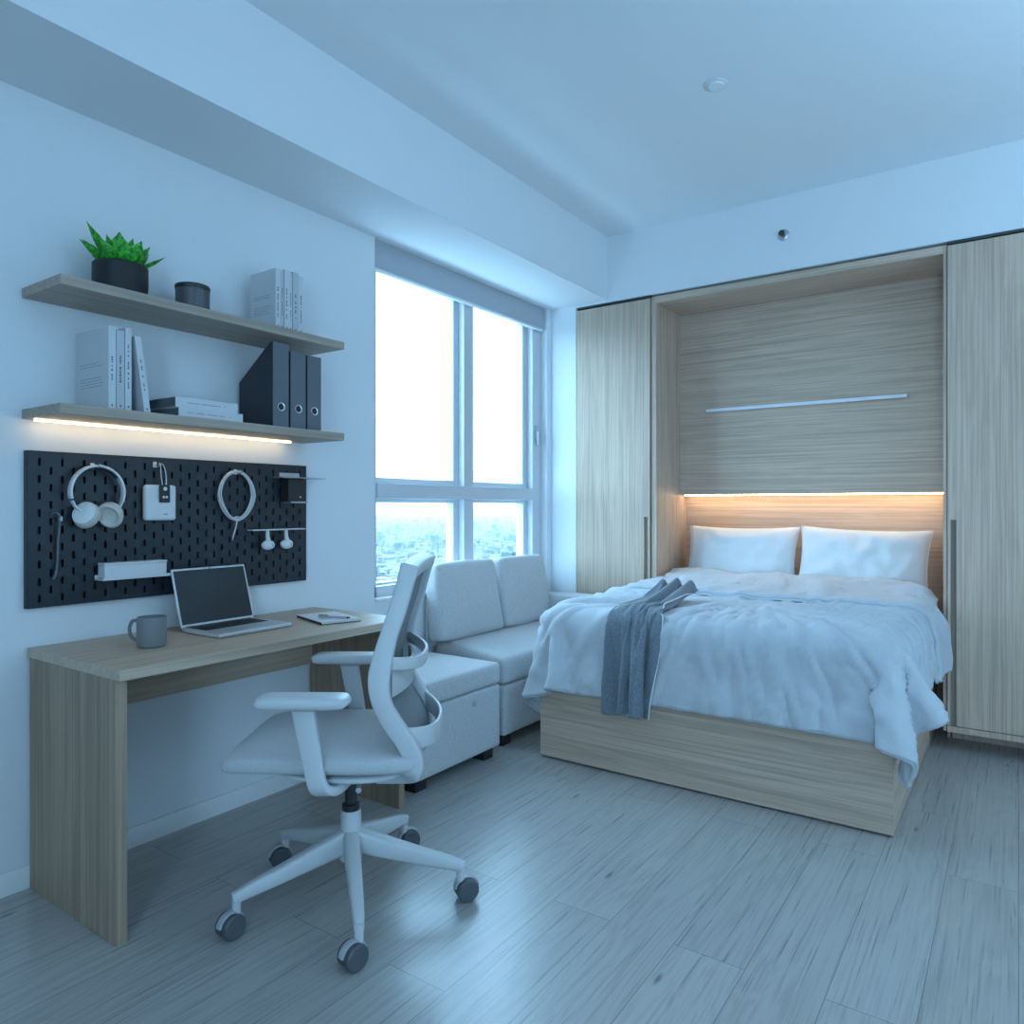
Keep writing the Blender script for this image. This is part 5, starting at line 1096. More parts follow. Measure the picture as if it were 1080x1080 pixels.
0,1,-1,0,0,0,0,0,0,-1,2,1,1,0,0,-1,0,0,-1,5,-2,-2,0,1,0,0,0,-1,1,-3,1,11,2,-8,6,-11,0,0,-5,5,0,0,1,-1,0,0,0,0,0,0,1,-1,0,0,0,0,0,0,0,0,
0,0,0,-2,3,2,1,-1,-1,-1,0,0,7,-1,-3,-1,-1,0,0,0,0,-2,2,-1,-10,-13,31,-20,12,0,0,0,0,0,0,0,0,0,1,-1,0,-1,18,-16,-1,4,-4,0,0,0,0,0,0,0,0,0,0,1,1,2,
1,-2,-1,0,0,7,0,-4,0,-2,0,1,0,-1,-2,3,-1,-1,-1,0,1,9,-9,0,0,-1,8,-8,1,3,-2,-2,18,-17,1,4,-5,0,1,-1,0,0,0,7,-7,0,0,0,0,0,1,0,0,1,2,-2,2,1,4,1,
-3,0,0,0,0,0,-1,-1,-2,3,-1,1,-13,27,-24,11,-2,0,1,6,0,-6,-2,7,-6,-2,12,-8,-9,5,3,-6,5,0,0,-1,8,-7,0,0,0,3,-2,0,0,0,0,0,1,1,0,5,0,-3,0,1,-1,0,-2,1,
2,-3,-2,10,-8,-8,-7,32,-1,-15,1,-2,-9,17,-9,-1,9,-6,-17,23,-2,-21,17,4,-5,0,0,0,0,5,-5,0,0,-1,5,-4,0,2,-1,0,1,1,0,0,3,0,-1,0,0,0,-1,1,-1,0,-1,0,-5,5,0,1,
-10,5,2,13,-11,-5,2,2,1,6,-8,2,-5,-2,8,7,-7,-1,0,0,0,0,0,-1,1,0,1,1,-2,1,0,0,0,0,2,0,-1,4,0,0,-2,-1,1,-1,1,0,-5,3,0,-3,3,0,0,11,-26,15,3,-3,0,-7,
7,0,3,-4,2,-10,9,0,5,-13,8,3,-3,0,0,-6,7,-1,3,-3,-1,2,0,2,0,-2,1,1,-2,-1,3,1,0,0,-1,1,-2,0,-2,0,0,0,0,0,0,16,-16,7,-6,0,4,-6,-2,8,-6,-2,13,-11,-1,2,
0,0,0,0,4,-5,1,1,-13,11,1,-3,3,-7,16,-4,0,0,-1,-1,-1,-1,-3,5,0,0,0,0,-1,-2,1,-2,-1,0,0,0,0,0,-6,5,-6,7,-8,18,-10,-1,-3,4,-6,15,-8,-1,0,0,-2,3,-2,7,-5,-1,
0,-1,2,-2,13,-12,0,0,6,-5,4,1,-3,-1,-3,0,4,-1,4,-2,0,-1,-1,-1,5,-7,0,1,-1,0,0,-8,9,0,-2,-6,17,-9,-1,0,1,-12,21,-5,-6,2,-1,-5,5,3,8,-7,-3,-1,0,0,1,-14,14,-1,
-7,16,4,-9,0,-1,0,-2,1,4,-1,2,-1,0,0,-2,0,2,-2,-2,-1,9,-8,0,-2,0,2,1,-4,6,-1,-2,0,0,-3,-16,37,-18,-1,1,-5,6,10,1,-7,-6,1,0,0,0,0,-1,1,1,-1,-5,6,0,1,1,
-1,2,4,-3,1,2,1,-2,1,-1,-8,12,-1,-6,-9,14,-5,0,-10,10,0,0,-5,10,-5,3,-3,5,-13,15,-4,-3,-1,0,2,11,-5,-4,-3,0,0,0,0,6,-6,0,2,-14,22,-12,2,3,-1,3,-1,4,0,-2,3,-1,
2,-1,-2,-1,0,-9,13,-5,-4,3,0,-7,7,0,1,-8,13,-7,7,-7,7,-2,-6,6,-4,1,-1,-2,12,-8,1,0,-3,0,0,0,-7,7,1,-5,10,-11,-1,6,2,1,3,0,1,3,0,0,0,3,7,-12,2,-2,-1,-6,
5,-1,1,0,3,-3,0,0,-5,11,-6,0,1,-6,16,-17,13,-7,1,-1,-1,7,-5,2,0,-2,-1,6,-6,2,-2,-1,1,-3,-3,18,-8,-3,0,2,1,211,-8,-8,-5,0,-14,-35,-42,-57,-35,-4,-2,-1,2,-1,-1,1,-2,2,
8,1,-9,1,2,2,-1,6,-4,-4,-3,9,-10,3,-5,15,3,-8,0,-6,-6,5,1,-1,4,6,26,52,18,17,4,7,6,9,368,-27,-53,-78,-92,-66,-41,-19,-5,2,8,3,1,-1,3,1,-2,5,14,1,-20,-9,20,-9,6,5,
0,-13,-2,2,-16,16,5,-15,19,21,-9,-8,1,-8,-2,-5,-2,2,0,2,13,61,63,66,42,19,15,29,-4,-35,-1,15,16,4,-13,-1,-1,-4,-7,2,3,4,2,3,5,1,4,-10,2,-2,-1,4,-1,4,-6,-5,-2,0,0,8,
2,-2,-1,-2,-2,9,-3,-4,-7,0,-10,1,-1,2,-9,1,27,20,7,37,20,2,23,-12,-7,-19,2,31,-11,-4,-3,-4,-5,-6,-4,10,-1,-1,0,9,-2,-1,-2,-2,2,-3,3,-1,-3,6,0,-10,8,3,-4,-10,3,5,2,1,
-8,10,10,-9,13,-8,-2,5,16,-26,-25,56,-10,32,-3,-16,26,-3,-1,-12,-14,26,-2,4,2,-10,1,-5,-19,7,0,-8,3,6,4,-2,-3,2,-3,-3,3,11,2,-11,-6,12,-2,-8,-6,14,5,-8,-2,12,-5,-27,2,12,26,8,
-2,-6,-4,35,-39,-14,16,-14,5,-10,26,-19,-16,1,14,20,-19,-12,21,-9,-10,18,-4,0,-18,2,15,-21,8,8,2,-1,-4,10,-12,6,-2,4,-8,13,-7,2,-12,3,8,7,-7,-11,3,2,-3,0,9,11,-7,18,-6,-25,-6]])
CLOTH['fold'] = (52, 15, [
[-3756,-4,6,14,12,27,56,73,77,78,77,78,77,77,76,76,77,77,77,75,77,78,77,76,76,76,77,77,77,77,77,76,78,77,78,77,77,78,77,77,77,77,77,77,68,56,25,14,11,10,9,-1,-1,-2,0,-4,2,1,1,3,
-1,0,0,0,-1,0,-1,2,0,0,0,0,0,0,0,0,0,0,0,0,0,0,0,0,1,-1,0,-1,0,0,0,0,0,0,0,0,0,2,0,6,0,-6,-7,-6,2,3,-1,-3,-2,0,6,-2,1,1,0,-1,1,0,0,0,
-1,1,0,0,-1,1,0,-1,1,0,0,0,0,0,0,0,0,0,0,0,-1,0,0,0,0,0,0,0,0,1,2,-4,9,-7,-4,1,1,4,2,0,-3,-3,7,2,-4,0,1,0,0,-1,0,0,1,-1,1,0,0,0,0,0,
0,0,1,0,1,-2,0,0,0,1,0,-1,-1,0,0,0,0,0,0,0,0,0,-1,6,3,-5,4,-3,0,2,2,2,1,-1,-4,5,0,1,-3,1,0,0,0,0,0,0,0,-1,1,0,0,1,-1,0,0,0,1,-2,2,-1,
0,0,0,0,-1,2,-1,-1,0,-1,1,0,0,0,0,1,-3,-8,10,8,4,-3,-3,-2,-1,3,8,-9,-7,3,6,-4,-1,0,0,0,0,0,0,1,0,-1,1,0,-1,1,0,-1,0,0,2,0,-1,1,0,-1,-1,0,0,0,
0,0,0,-1,0,1,0,0,-1,-1,10,-10,6,12,0,-3,-2,1,-7,14,9,-31,19,-4,3,-4,0,0,0,0,0,0,1,0,0,-1,1,0,0,0,0,0,0,0,0,1,-1,0,0,0,0,-1,-1,1,0,0,0,0,-1,1,
0,0,0,-1,3,3,4,6,1,0,0,-43,17,26,19,-43,19,4,1,-1,0,0,1,0,0,-1,0,0,0,0,0,0,0,1,0,-1,0,0,1,0,0,0,0,0,-1,0,0,0,0,0,0,0,-1,1,-1,1,-1,-3,11,0,
3,5,4,2,7,-3,13,36,62,25,9,-1,-6,-7,-7,-8,-7,-7,-7,-6,-7,-7,-8,-6,-6,-7,-8,-7,-6,-7,-7,-7,-7,-7,-7,-7,-7,-6,-7,-8,-8,-7,-7,-6,-7,-7,-8,-5,-5,15,26,9,16,12,10,7,2,256,31,24,
13,-5,-11,-12,-13,-13,-13,-13,-13,-13,-13,-13,-14,-14,-13,-11,-14,-14,-13,-13,-13,-14,-13,-14,-13,-13,-13,-14,-13,-14,-13,-11,-15,-13,-14,-14,-15,-13,-13,-14,-14,-13,-13,-5,9,23,34,34,21,12,59,-3,-1,-4,-3,-3,-2,-3,-2,-2,
-1,-2,-2,-2,-2,-2,-2,-3,-2,-1,-2,-2,-2,-2,-2,-1,-2,-2,-2,-2,-1,-2,-2,-2,-2,-1,-2,-2,-2,-1,-2,-2,-2,-2,-2,-2,0,-3,-3,-3,4,2,19,1,2,-2,1,0,-1,0,1,-1,0,-1,0,0,0,0,0,0,
0,0,0,0,0,0,0,0,-1,1,-1,1,0,-1,0,2,-1,-1,1,0,0,1,-1,0,0,1,0,0,0,-1,1,0,0,-6,12,2,-1,0,2,-1,0,1,-1,1,0,-1,0,0,0,0,0,0,1,0,-1,0,0,0,0,0,
0,0,0,0,-1,0,1,-1,0,1,1,0,1,1,-2,1,-1,0,0,0,-1,0,0,0,2,3,-3,-11,-1,-1,0,0,0,1,-1,0,-1,0,1,0,0,-1,0,1,0,-1,2,0,0,0,-1,0,0,1,0,-1,0,1,0,-1,
2,-1,0,0,1,0,0,2,-1,0,0,0,0,1,1,0,-1,-5,-1,5,-6,-11,-2,0,0,0,0,0,1,0,1,0,-1,0,0,0,-1,0,2,-1,0,0,0,1,-1,0,-1,0,1,1,-1,0,1,0,1,0,0,0,0,0,
1,1,0,-1,0,0,0,-1,0,1,-7,-12,-3,-25,-7,0,-1,-1,1,0,1,0,0,0,-1,1,0,1,0,0,0,-2,0,0,0,0,0,1,0,0,0,0,0,0,0,0,-1,1,0,1,0,0,0,-2,0,1,1,0,0,0,
0,-1,0,2,-12,-16,19,12],
[7365,-6,-6,-4,-5,-3,-2,-1,0,0,1,1,0,2,-1,1,0,0,1,1,0,0,0,0,1,1,0,0,0,0,-1,-1,0,0,0,2,1,1,1,1,1,1,1,1,1,1,2,3,3,4,4,3,2,77,0,0,-1,1,-1,0,
1,0,0,0,-1,1,-1,1,-1,1,0,-1,0,0,1,0,0,-1,0,0,0,0,0,1,0,-1,0,1,-1,1,0,0,0,0,0,0,0,-1,1,-1,0,1,-1,0,0,1,77,0,0,0,0,-1,1,-1,0,1,-1,1,-1,0,
1,0,-1,1,0,0,0,-1,1,0,1,-1,0,0,0,0,-1,1,0,-1,1,0,-1,0,0,0,0,0,0,1,0,0,0,0,-1,1,-1,0,0,76,0,0,1,-1,1,-1,1,0,-1,1,0,0,0,0,0,0,-1,1,-1,1,
0,-1,0,0,-1,2,0,0,-1,1,-1,0,1,-1,0,1,0,0,0,0,0,0,-1,0,1,0,-1,1,-1,0,0,0,77,0,0,-1,1,0,-1,0,1,0,0,-1,1,-1,0,0,0,1,-1,1,-1,1,0,0,-1,2,-2,0,
0,1,0,0,-1,0,1,0,-1,0,1,0,0,0,0,-1,2,-3,1,0,-1,1,1,0,0,76,-1,1,0,0,1,0,-1,0,1,-1,1,-1,1,-1,1,0,-1,1,-1,1,-1,1,0,0,-1,0,1,0,0,-1,0,0,0,0,
1,0,0,-1,0,0,0,0,1,-1,1,0,0,-1,-1,0,1,0,76,0,-1,-1,3,-3,2,1,0,-1,1,0,0,0,0,0,0,0,-1,1,0,0,-1,1,-1,1,-1,0,1,-1,1,-1,0,1,0,-1,1,0,0,0,0,0,
0,0,0,-1,0,-1,1,0,0,-1,0,59,12,4,-1,-6,8,-1,0,1,1,0,-1,1,-1,1,-1,1,0,0,-1,0,1,0,-1,1,-1,1,0,-1,1,-1,0,0,0,1,0,0,0,0,0,0,-1,0,1,0,0,-1,0,0,
0,-1,-1,0,33,5,9,15,13,2,2,0,0,0,-1,1,-1,1,-1,0,-1,0,0,0,0,0,0,0,-1,0,1,0,0,-1,1,0,-1,-1,0,1,-1,1,0,-1,0,1,0,-1,-1,1,-2,-1,0,0,1,0,-1,144,-12,-14,
-12,-8,-5,0,-1,-2,-2,-1,-2,0,-2,-1,-2,-1,-2,0,2,-1,-1,-1,-1,0,0,0,1,0,0,0,1,-1,-1,-1,0,1,0,0,2,0,-1,-1,0,0,-1,2,-1,-3,0,-1,5,6,55,6,8,1,-1,0,3,3,0,1,
0,0,-1,0,0,0,-1,0,1,-1,0,0,1,0,-1,1,1,-1,0,1,-1,0,1,0,0,0,0,-1,1,-1,0,1,0,-1,1,1,-1,0,-1,-1,-2,-4,-1,67,-2,5,4,2,-3,-4,1,1,1,2,1,0,0,0,1,0,
-1,-1,0,1,1,0,0,0,-1,0,0,1,0,0,0,0,0,0,0,0,0,0,0,-1,0,0,-2,0,-2,-2,-3,3,2,-2,1,0,76,-2,-5,1,3,2,-1,-3,1,1,0,1,1,1,0,-1,1,1,-1,0,0,0,0,0,
1,-1,0,0,0,-1,0,0,1,0,-1,-2,-2,0,2,1,1,-1,0,1,-4,-2,-1,1,-2,-2,6,3,2,77,0,-1,-1,-2,-1,2,1,0,-1,0,-2,-3,-1,2,3,1,2,1,0,-1,-1,0,0,1,1,-1,0,0,0,0,
0,1,1,-2,1,0,-2,-5,-3,3,2,0,1,3,0,0,0,0,1,-2,0,-11,73,-1,0,-1,-1,3,1,0,-2,-1,-3,1,5,2,0,-1,1,-1,-1,0,0,-1,-1,-1,2,1,1,0,-2,-1,1,2,1,0,-1,0,0,1,
1,0,-6,-2,1,0,-2,2,3,3,0,-6,-2,-26,-11,72,1,0,0,1,0,-1,-1,0,0,2,0,-2,-1,-1,0,-1,1,1,-1,0,1,1,2,-2,-1,-2,-1,1,2,0,-1,0,0,2,-1,0,0,0,1,2,0,-1,0,2,
1,0,0,-2,-1,-7,6,2],
[956,77,77,75,77,72,53,28,8,0,1,0,0,5,12,-12,-4,8,3,-13,2,-1,3,9,1,-12,-1,2,-2,3,2,-6,1,7,-6,1,5,0,-8,1,2,-2,4,-5,-36,-52,-73,-76,-77,-77,-77,-77,-77,6,-1,0,0,0,0,-3,
-2,0,1,-1,0,3,7,-7,-1,6,-4,4,-4,-5,2,-3,1,11,-2,-8,-1,1,3,-4,1,1,2,-4,0,-3,-2,6,2,0,-2,-4,4,3,-1,2,1,-1,0,-1,0,0,5,1,0,0,-2,1,-3,-2,0,1,-1,0,-2,-1,
2,2,-3,4,4,0,-6,-1,0,-2,5,2,-2,-3,1,-2,2,0,4,-1,-2,-2,-2,2,5,-1,4,-5,-2,-1,5,-3,4,-2,0,0,1,0,0,6,0,-1,-1,-1,1,1,-4,-1,-1,7,-6,-1,-5,5,1,-3,-2,3,8,-4,
-2,0,-5,-3,20,-8,-4,1,-4,2,4,6,-2,-3,-4,0,1,0,-1,-5,5,-1,-6,13,1,-3,0,0,-1,0,0,0,6,0,0,-2,0,-2,4,-2,-4,0,-1,6,-6,-4,-3,5,0,-3,-2,13,-1,-3,-1,-1,-5,7,6,-5,
-1,-1,-2,9,6,-4,-2,-5,-2,3,-6,1,1,0,1,2,-4,-4,8,1,0,1,-1,0,0,7,0,0,-1,-2,-3,4,0,-1,-2,-7,5,1,-2,-7,6,1,-2,-1,6,0,1,-2,1,-3,-4,13,-4,-5,1,4,4,3,-4,-3,
0,-3,1,-2,0,-1,0,1,2,-3,7,-7,3,2,-1,1,0,0,8,0,0,5,-9,3,-6,2,-1,-2,0,-4,4,0,-2,-1,3,-1,-4,4,2,1,1,-1,1,-3,4,0,-2,1,2,3,0,-7,0,-1,0,-2,2,-1,-3,4,
1,-5,4,0,1,2,0,1,0,0,0,15,-5,-1,-1,14,-12,-2,5,-12,-1,0,-1,3,-2,1,0,-1,0,-2,0,6,-2,4,-6,5,-8,4,2,2,1,1,0,-2,-3,-2,1,-1,-2,4,-3,1,0,0,1,-1,-1,-1,5,1,
0,0,0,0,210,-7,-11,-24,-44,-44,-42,-30,-1,-2,-2,0,-1,1,-2,2,-1,6,6,-11,0,1,-3,7,-1,5,-12,4,2,1,1,-3,2,9,-1,-4,-4,-6,-3,2,1,3,2,7,16,42,34,15,13,10,8,8,7,228,-61,-77,
-58,-34,-17,-7,4,10,6,5,1,1,4,4,3,9,1,-12,-8,3,4,4,4,-3,-4,-3,2,1,0,-2,-3,-2,13,12,-1,-3,-6,-5,-6,-3,-4,-1,0,2,13,40,53,58,51,41,26,17,1,-13,12,14,11,-1,-7,-5,-1,-1,
-1,0,1,0,3,3,2,5,-5,1,0,-1,-1,-1,2,-3,-2,2,-1,-1,0,0,-2,2,-2,1,1,0,-1,0,-1,-1,-1,-3,-3,-3,-5,0,15,1,15,15,18,38,3,-11,-9,-8,12,8,-1,-3,-3,-4,-3,-3,-1,-1,0,0,
0,6,-3,-2,-1,-1,0,-1,3,-2,-1,0,0,0,2,-3,-1,-1,0,0,3,1,1,1,0,0,8,2,4,4,5,-16,3,0,2,2,7,12,14,-5,-7,-5,6,8,-2,-4,-3,-2,-2,-1,-1,-3,-3,-3,6,-1,-1,-1,1,-1,
-1,4,2,-3,-1,1,2,2,-1,-6,4,7,6,1,-4,-3,0,1,-1,-3,10,7,3,-1,2,5,-20,-14,-2,8,-2,4,8,6,2,-5,-9,2,3,4,4,7,3,-5,-9,-12,-10,-4,7,5,4,4,1,-8,-2,-3,3,4,0,-2,
-4,-2,-1,0,-2,1,8,18,10,-7,-3,1,-4,-10,-9,-3,1,4,1,6,-5,-11,23,2,-1,4,4,-9,-8,6,6,4,4,-5,-14,-14,-8,0,9,8,3,3,3,3,2,2,-3,-11,4,1,4,3,-3,-10,-11,-4,11,3,-1,-4,
-5,6,19,8,-3,1,3,-4,-14,-8,-11,-27,-1,-7,-2,9,6,0,1,-3,0,3,0,0,1,-3,0,2,2,2,2,0,0,-1,-1,0,0,-2,-3,3,3,2,1,-1,-3,-1,1,0,0,-3,1,2,1,-1,-2,-3,-1,3,-1,-8,
-5,5,2,-10,-12,-17,5,8]])
CLOTH['throw'] = (44, 39, [
[-3061,27,22,16,11,16,25,32,35,32,24,14,12,21,26,-3,-32,-26,-15,-5,18,28,31,29,24,17,10,17,26,17,-10,-18,-14,-6,6,23,28,18,4,-2,-3,2,19,27,30,5,-2,-1,-2,1,1,2,2,0,-1,-3,-2,2,3,-2,
-9,1,3,2,6,4,1,-4,-3,-1,-2,1,3,0,-9,-2,1,1,6,9,2,-2,-2,4,-2,1,-3,2,0,0,4,-1,-1,-2,0,2,2,2,0,-2,-3,-1,3,2,-4,-6,1,2,3,6,3,-1,-5,0,-1,-1,2,2,-3,-9,
-4,0,9,9,4,0,-2,-3,-5,-5,-7,14,0,3,3,3,0,-3,0,1,2,2,1,-1,-2,-3,1,2,2,-4,-7,2,3,3,5,3,-4,-2,0,-1,-2,2,3,-7,-9,-5,10,11,3,1,1,-2,-4,-6,2,12,-10,4,3,1,
1,0,0,-1,1,2,2,0,-1,-2,-2,1,2,2,-6,-4,3,1,5,4,1,-5,-1,1,-2,-1,2,2,-10,-11,5,14,4,2,2,0,-3,-6,-18,10,7,15,1,-2,-3,3,-2,-1,0,0,3,2,0,-2,-3,-1,2,3,1,-8,
-1,2,2,4,4,1,-1,-4,-1,-3,0,2,3,-17,-4,14,9,1,1,2,-1,-8,-20,19,10,-1,-4,-1,2,2,6,-5,-2,0,2,2,1,-1,-1,-2,0,1,2,0,-6,0,1,3,4,3,1,6,0,-5,-1,-4,2,-16,-10,8,
17,1,-1,2,2,-4,-17,5,16,0,-3,-2,3,1,0,5,-4,-2,0,2,2,1,-1,-2,-2,-1,2,2,1,-6,1,1,2,3,3,1,4,3,-4,-3,-13,2,-14,-2,19,7,-1,1,2,0,-9,-11,16,5,-2,-1,0,1,1,-2,
4,-5,-1,1,2,1,0,-1,-1,-2,1,2,0,1,-4,0,2,2,3,0,1,2,4,-1,-4,-8,-8,-12,9,16,2,-1,0,2,0,-13,3,12,0,0,-1,-3,3,0,-2,2,-4,-1,2,1,2,0,-1,-2,-1,0,1,2,0,-3,
1,2,1,1,2,1,0,1,-2,-6,1,-23,2,20,8,-1,-1,1,0,-2,-13,11,7,-1,-2,-4,4,1,-1,-3,2,-4,-1,1,2,0,0,-1,-1,-1,0,2,0,0,0,1,0,2,1,1,-2,4,-1,-3,-4,-3,-8,6,9,5,
0,-4,0,2,-3,-8,11,3,-1,-1,-5,5,1,-2,-2,3,-6,0,0,1,1,-1,0,0,-1,0,0,1,1,0,2,1,2,0,-7,3,0,2,-1,-3,-1,-4,3,11,-2,0,-2,-1,0,-1,-3,10,0,-1,-1,-5,4,0,-2,-1,
3,-6,-2,2,1,-1,1,-1,-1,0,-1,1,0,1,4,1,1,3,2,-10,0,-1,2,2,-2,1,-5,5,7,-3,0,-1,-3,1,1,-2,7,-2,-1,2,-4,2,0,0,0,4,-6,-3,0,2,-1,-1,1,0,-1,0,-1,1,1,5,
2,2,4,0,-12,-2,1,2,0,-2,5,-1,3,2,-2,0,-3,-2,-1,4,0,6,-3,-1,1,-3,1,0,2,1,2,-2,-5,-1,0,0,0,0,0,1,-2,0,0,0,10,9,-3,7,-7,-14,0,1,0,1,-2,6,2,2,-6,2,
0,-5,1,-1,5,2,2,-1,2,-1,-4,0,0,1,2,1,-2,-6,-1,-1,2,0,-1,0,1,2,-3,0,-1,14,1,0,-9,8,-10,2,0,-5,-2,0,14,15,-18,-8,6,-7,14,-6,-5,-6,32,-18,-5,1,-8,31,-25,-5,1,3,
-3,1,-6,1,-2,-1,0,2,3,0,-1,-2,-3,-3,18,-15,7,5,1,-4,0,-2,3,-16,23,2,-14,6,1,-6,8,-2,3,-15,-9,14,6,-5,0,6,5,-11,-3,-1,1,-4,-3,0,-3,0,-1,0,0,1,3,-1,1,0,2,-1,
23,-9,4,-33,16,-1,3,2,7,-4,-1,5,-9,11,-2,-4,-16,-11,-9,8,11,10,14,-6,4,-9,-14,7,0,1,28,-1,-2,-1,-1,-1,0,1,-4,-6,-12,-32,-3,-8,-5,35,20,-15,12,31,-12,-2,-51,16,4,2,34,6,-69,10,
-1,21,0,25,1,-1,2,5,-23,0,8,13,-60,-9,-6,-3,0,-2,-2,-5,-2,-1,-1,-2,7,11,16,-7,-16,-3,1,13,0,4,-18,-7,2,0,8,4,0,-28,36,3,-6,7,-19,-4,-2,2,-1,0,2,33,-16,0,-3,6,-16,-9,
4,-3,-3,-6,-3,-1,0,-1,7,5,-20,3,4,-1,8,1,10,2,-9,-18,2,-2,26,-7,-9,-1,7,-1,15,3,-6,-15,2,-6,-1,-2,0,2,5,12,-4,16,-6,-29,15,4,-3,-1,-9,0,-2,-1,0,6,2,4,-11,-4,10,-6,
-1,-4,14,-2,-2,-14,0,14,-3,1,-2,4,-4,11,5,-2,-7,-6,-4,-3,0,3,0,2,3,0,12,0,-12,-3,5,-1,-4,-6,-2,-4,-2,3,0,3,14,0,-18,6,2,-6,-6,8,1,3,-16,-2,9,2,7,-7,4,-2,10,0,
1,-2,-2,-8,-4,-1,-1,1,2,10,1,-3,2,1,-14,6,-2,-2,-5,-6,-2,-3,1,1,2,4,13,-8,-5,1,-1,16,-34,17,3,-9,-11,6,4,7,-1,1,-4,11,-1,5,-2,-3,-7,-6,0,-3,3,2,3,2,1,4,1,-13,
6,-1,-3,-3,-6,-3,-2,-2,1,1,7,5,0,-6,0,1,1,-2,-22,14,11,-10,-7,6,5,2,2,-2,15,-11,6,-2,-1,-4,-8,-2,-1,-1,1,4,2,1,4,3,-8,7,-1,-2,-3,-8,-2,-3,-1,-1,2,6,3,5,-8,-1,
2,1,2,-3,-11,1,18,-18,6,-2,16,2,-8,-5,1,7,-2,1,-2,-8,-4,-2,-2,2,2,3,0,7,1,-5,7,-1,-1,-4,-5,-4,-3,-2,0,1,5,0,9,-7,-1,0,1,4,-2,-1,-2,-8,8,-9,7,3,3,-5,-2,5,
0,6,-2,2,-6,-9,-1,-1,0,1,3,1,6,2,-3,7,0,-2,-2,-5,-5,-2,-3,0,0,2,3,4,-1,-2,1,0,5,-2,-2,1,-12,15,-9,-4,4,5,-1,-1,1,-2,14,-7,1,-2,-9,-1,-3,-1,1,3,1,5,3,-2,
5,0,-1,-2,-3,-5,-3,-2,-2,2,1,3,3,3,-4,0,1,5,-3,-1,0,-8,1,5,-4,0,2,5,-3,-3,-1,15,-4,0,0,-8,-6,0,-1,1,0,2,4,3,1,4,1,-1,-2,-3,-5,-1,-3,-1,0,1,3,2,3,-2,
0,-1,6,-2,-3,1,-4,-6,9,-3,-1,2,4,-3,-2,-1,11,-1,-1,0,-3,-8,0,-1,0,3,-4,5,5,1,2,1,0,-1,-2,-5,-2,-2,-1,0,1,2,1,6,-4,0,-1,6,-2,-2,-1,-1,-8,4,3,0,1,2,-2,-2,
-2,9,5,-4,1,-3,-6,-3,0,1,1,-3,2,7,1,0,3,0,-1,-2,-5,0,-2,-1,-1,1,2,2,1,0,-1,-1,6,-2,-1,-1,-1,-6,0,4,0,2,1,-1,-3,0,4,7,-5,2,0,-6,-4,1,1,-1,0,-2,8,3,
-3,4,1,-1,-1,-3,-1,-1,-2,0,0,1,1,1,0,-2,0,3,0,2,-1,-1,-4,-4,3,2,2,1,0,-2,-2,3,7,-4,3,-2,-2,-5,0,-1,0,1,-2,6,5,-5,6,1,0,0,0,-1,-4,-1,-1,1,0,1,1,-2,
-2,-1,3,3,2,-1,-1,-3,-4,1,3,1,2,-2,-1,-2,1,8,-4,3,0,-2,-3,-2,0,-1,1,-2,4,7,-7,13,5,3,1,1,-2,0,-3,-4,-3,-2,-2,-7,-1,-3,-3,5,23,-7,0,-1,2,0,-3,-3,0,-2,-5,-3,
-3,-1,20,4,-8,2,3,1,-2,-3,-6,-3,2,1,7,-14,12,12,3,2,0,-1,0,-2,-2,-3,-2,-12,-1,0,-3,-3,0,19,4,1,-2,2,0,-5,0,-1,-5,-4,-1,-3,-3,8,18,-9,3,3,1,-3,-5,-7,1,2,0,6,
-21,7,19,6,3,2,0,0,-2,-3,-2,-10,-4,-2,-2,0,-5,-3,7,22,-3,0,5,-4,-2,-1,-5,-6,-1,-1,-3,-3,0,19,4,-3,5,1,-5,-8,-3,4,2,-1,0,-27,-1,10,30,2,1,2,-1,-1,-2,-17,-21,9,0,-2,
-2,3,0,0,11,16,4,1,-5,1,-4,-25,-6,10,-1,-2,-1,0,9,20,0,4,-3,-7,-5,12,4,-3,-3,-5,-35,3,0,4,21,18,0,1,-1,-6,3,17,-12,7,4,-8,-15,-16,-3,6,7,16,-3,1,-18,-9,22,12,-2,-5,
-12,-8,-5,-1,12,15,-1,-4,4,-5,-12,-5,5,4,1,-18,0,1,1,11,7,1,-2,-6,-5,-1,-1,12,2,-1,4,4,1,-7,-8,5,2,0,-6,7,-1,-5,1,3,5,8,-2,-5,-8,-4,8,1,1,-6,4,2,0,-2,0,1],
[5691,-25,-21,-14,-3,3,7,8,8,6,5,3,-1,-7,-17,-34,-8,6,1,-10,-8,10,17,20,15,11,5,0,-7,-29,-35,-26,-18,-12,-12,-4,16,30,33,27,16,11,7,-11,-20,-4,0,2,3,1,4,4,-1,-3,-2,1,-1,0,0,-4,
1,4,1,-3,-3,3,2,6,2,-2,-3,-4,-2,-8,-5,2,1,2,1,5,10,6,1,-2,-3,-2,2,-16,-6,1,-6,2,1,3,5,3,0,-1,-4,0,0,0,0,0,-5,4,5,-2,-3,-1,3,6,5,-3,-4,-5,-2,-2,-7,-2,
2,4,-2,4,8,7,3,2,-1,-4,-5,-20,-6,2,6,-6,2,3,4,3,3,-1,-3,-2,0,0,-1,0,1,-4,5,2,-1,-4,2,3,6,0,-4,-6,-2,-3,0,-6,1,5,-4,5,6,7,3,3,1,-2,-2,-20,-10,5,4,3,
-5,2,4,3,4,1,-2,-4,1,-1,-1,-2,2,-1,-3,7,2,-3,-2,1,4,4,1,-7,-3,-3,0,-2,-7,6,-2,3,7,5,2,3,3,-1,-12,-2,6,8,-4,-5,-6,-2,1,3,3,3,0,-2,-1,-1,0,-1,-1,0,0,-1,
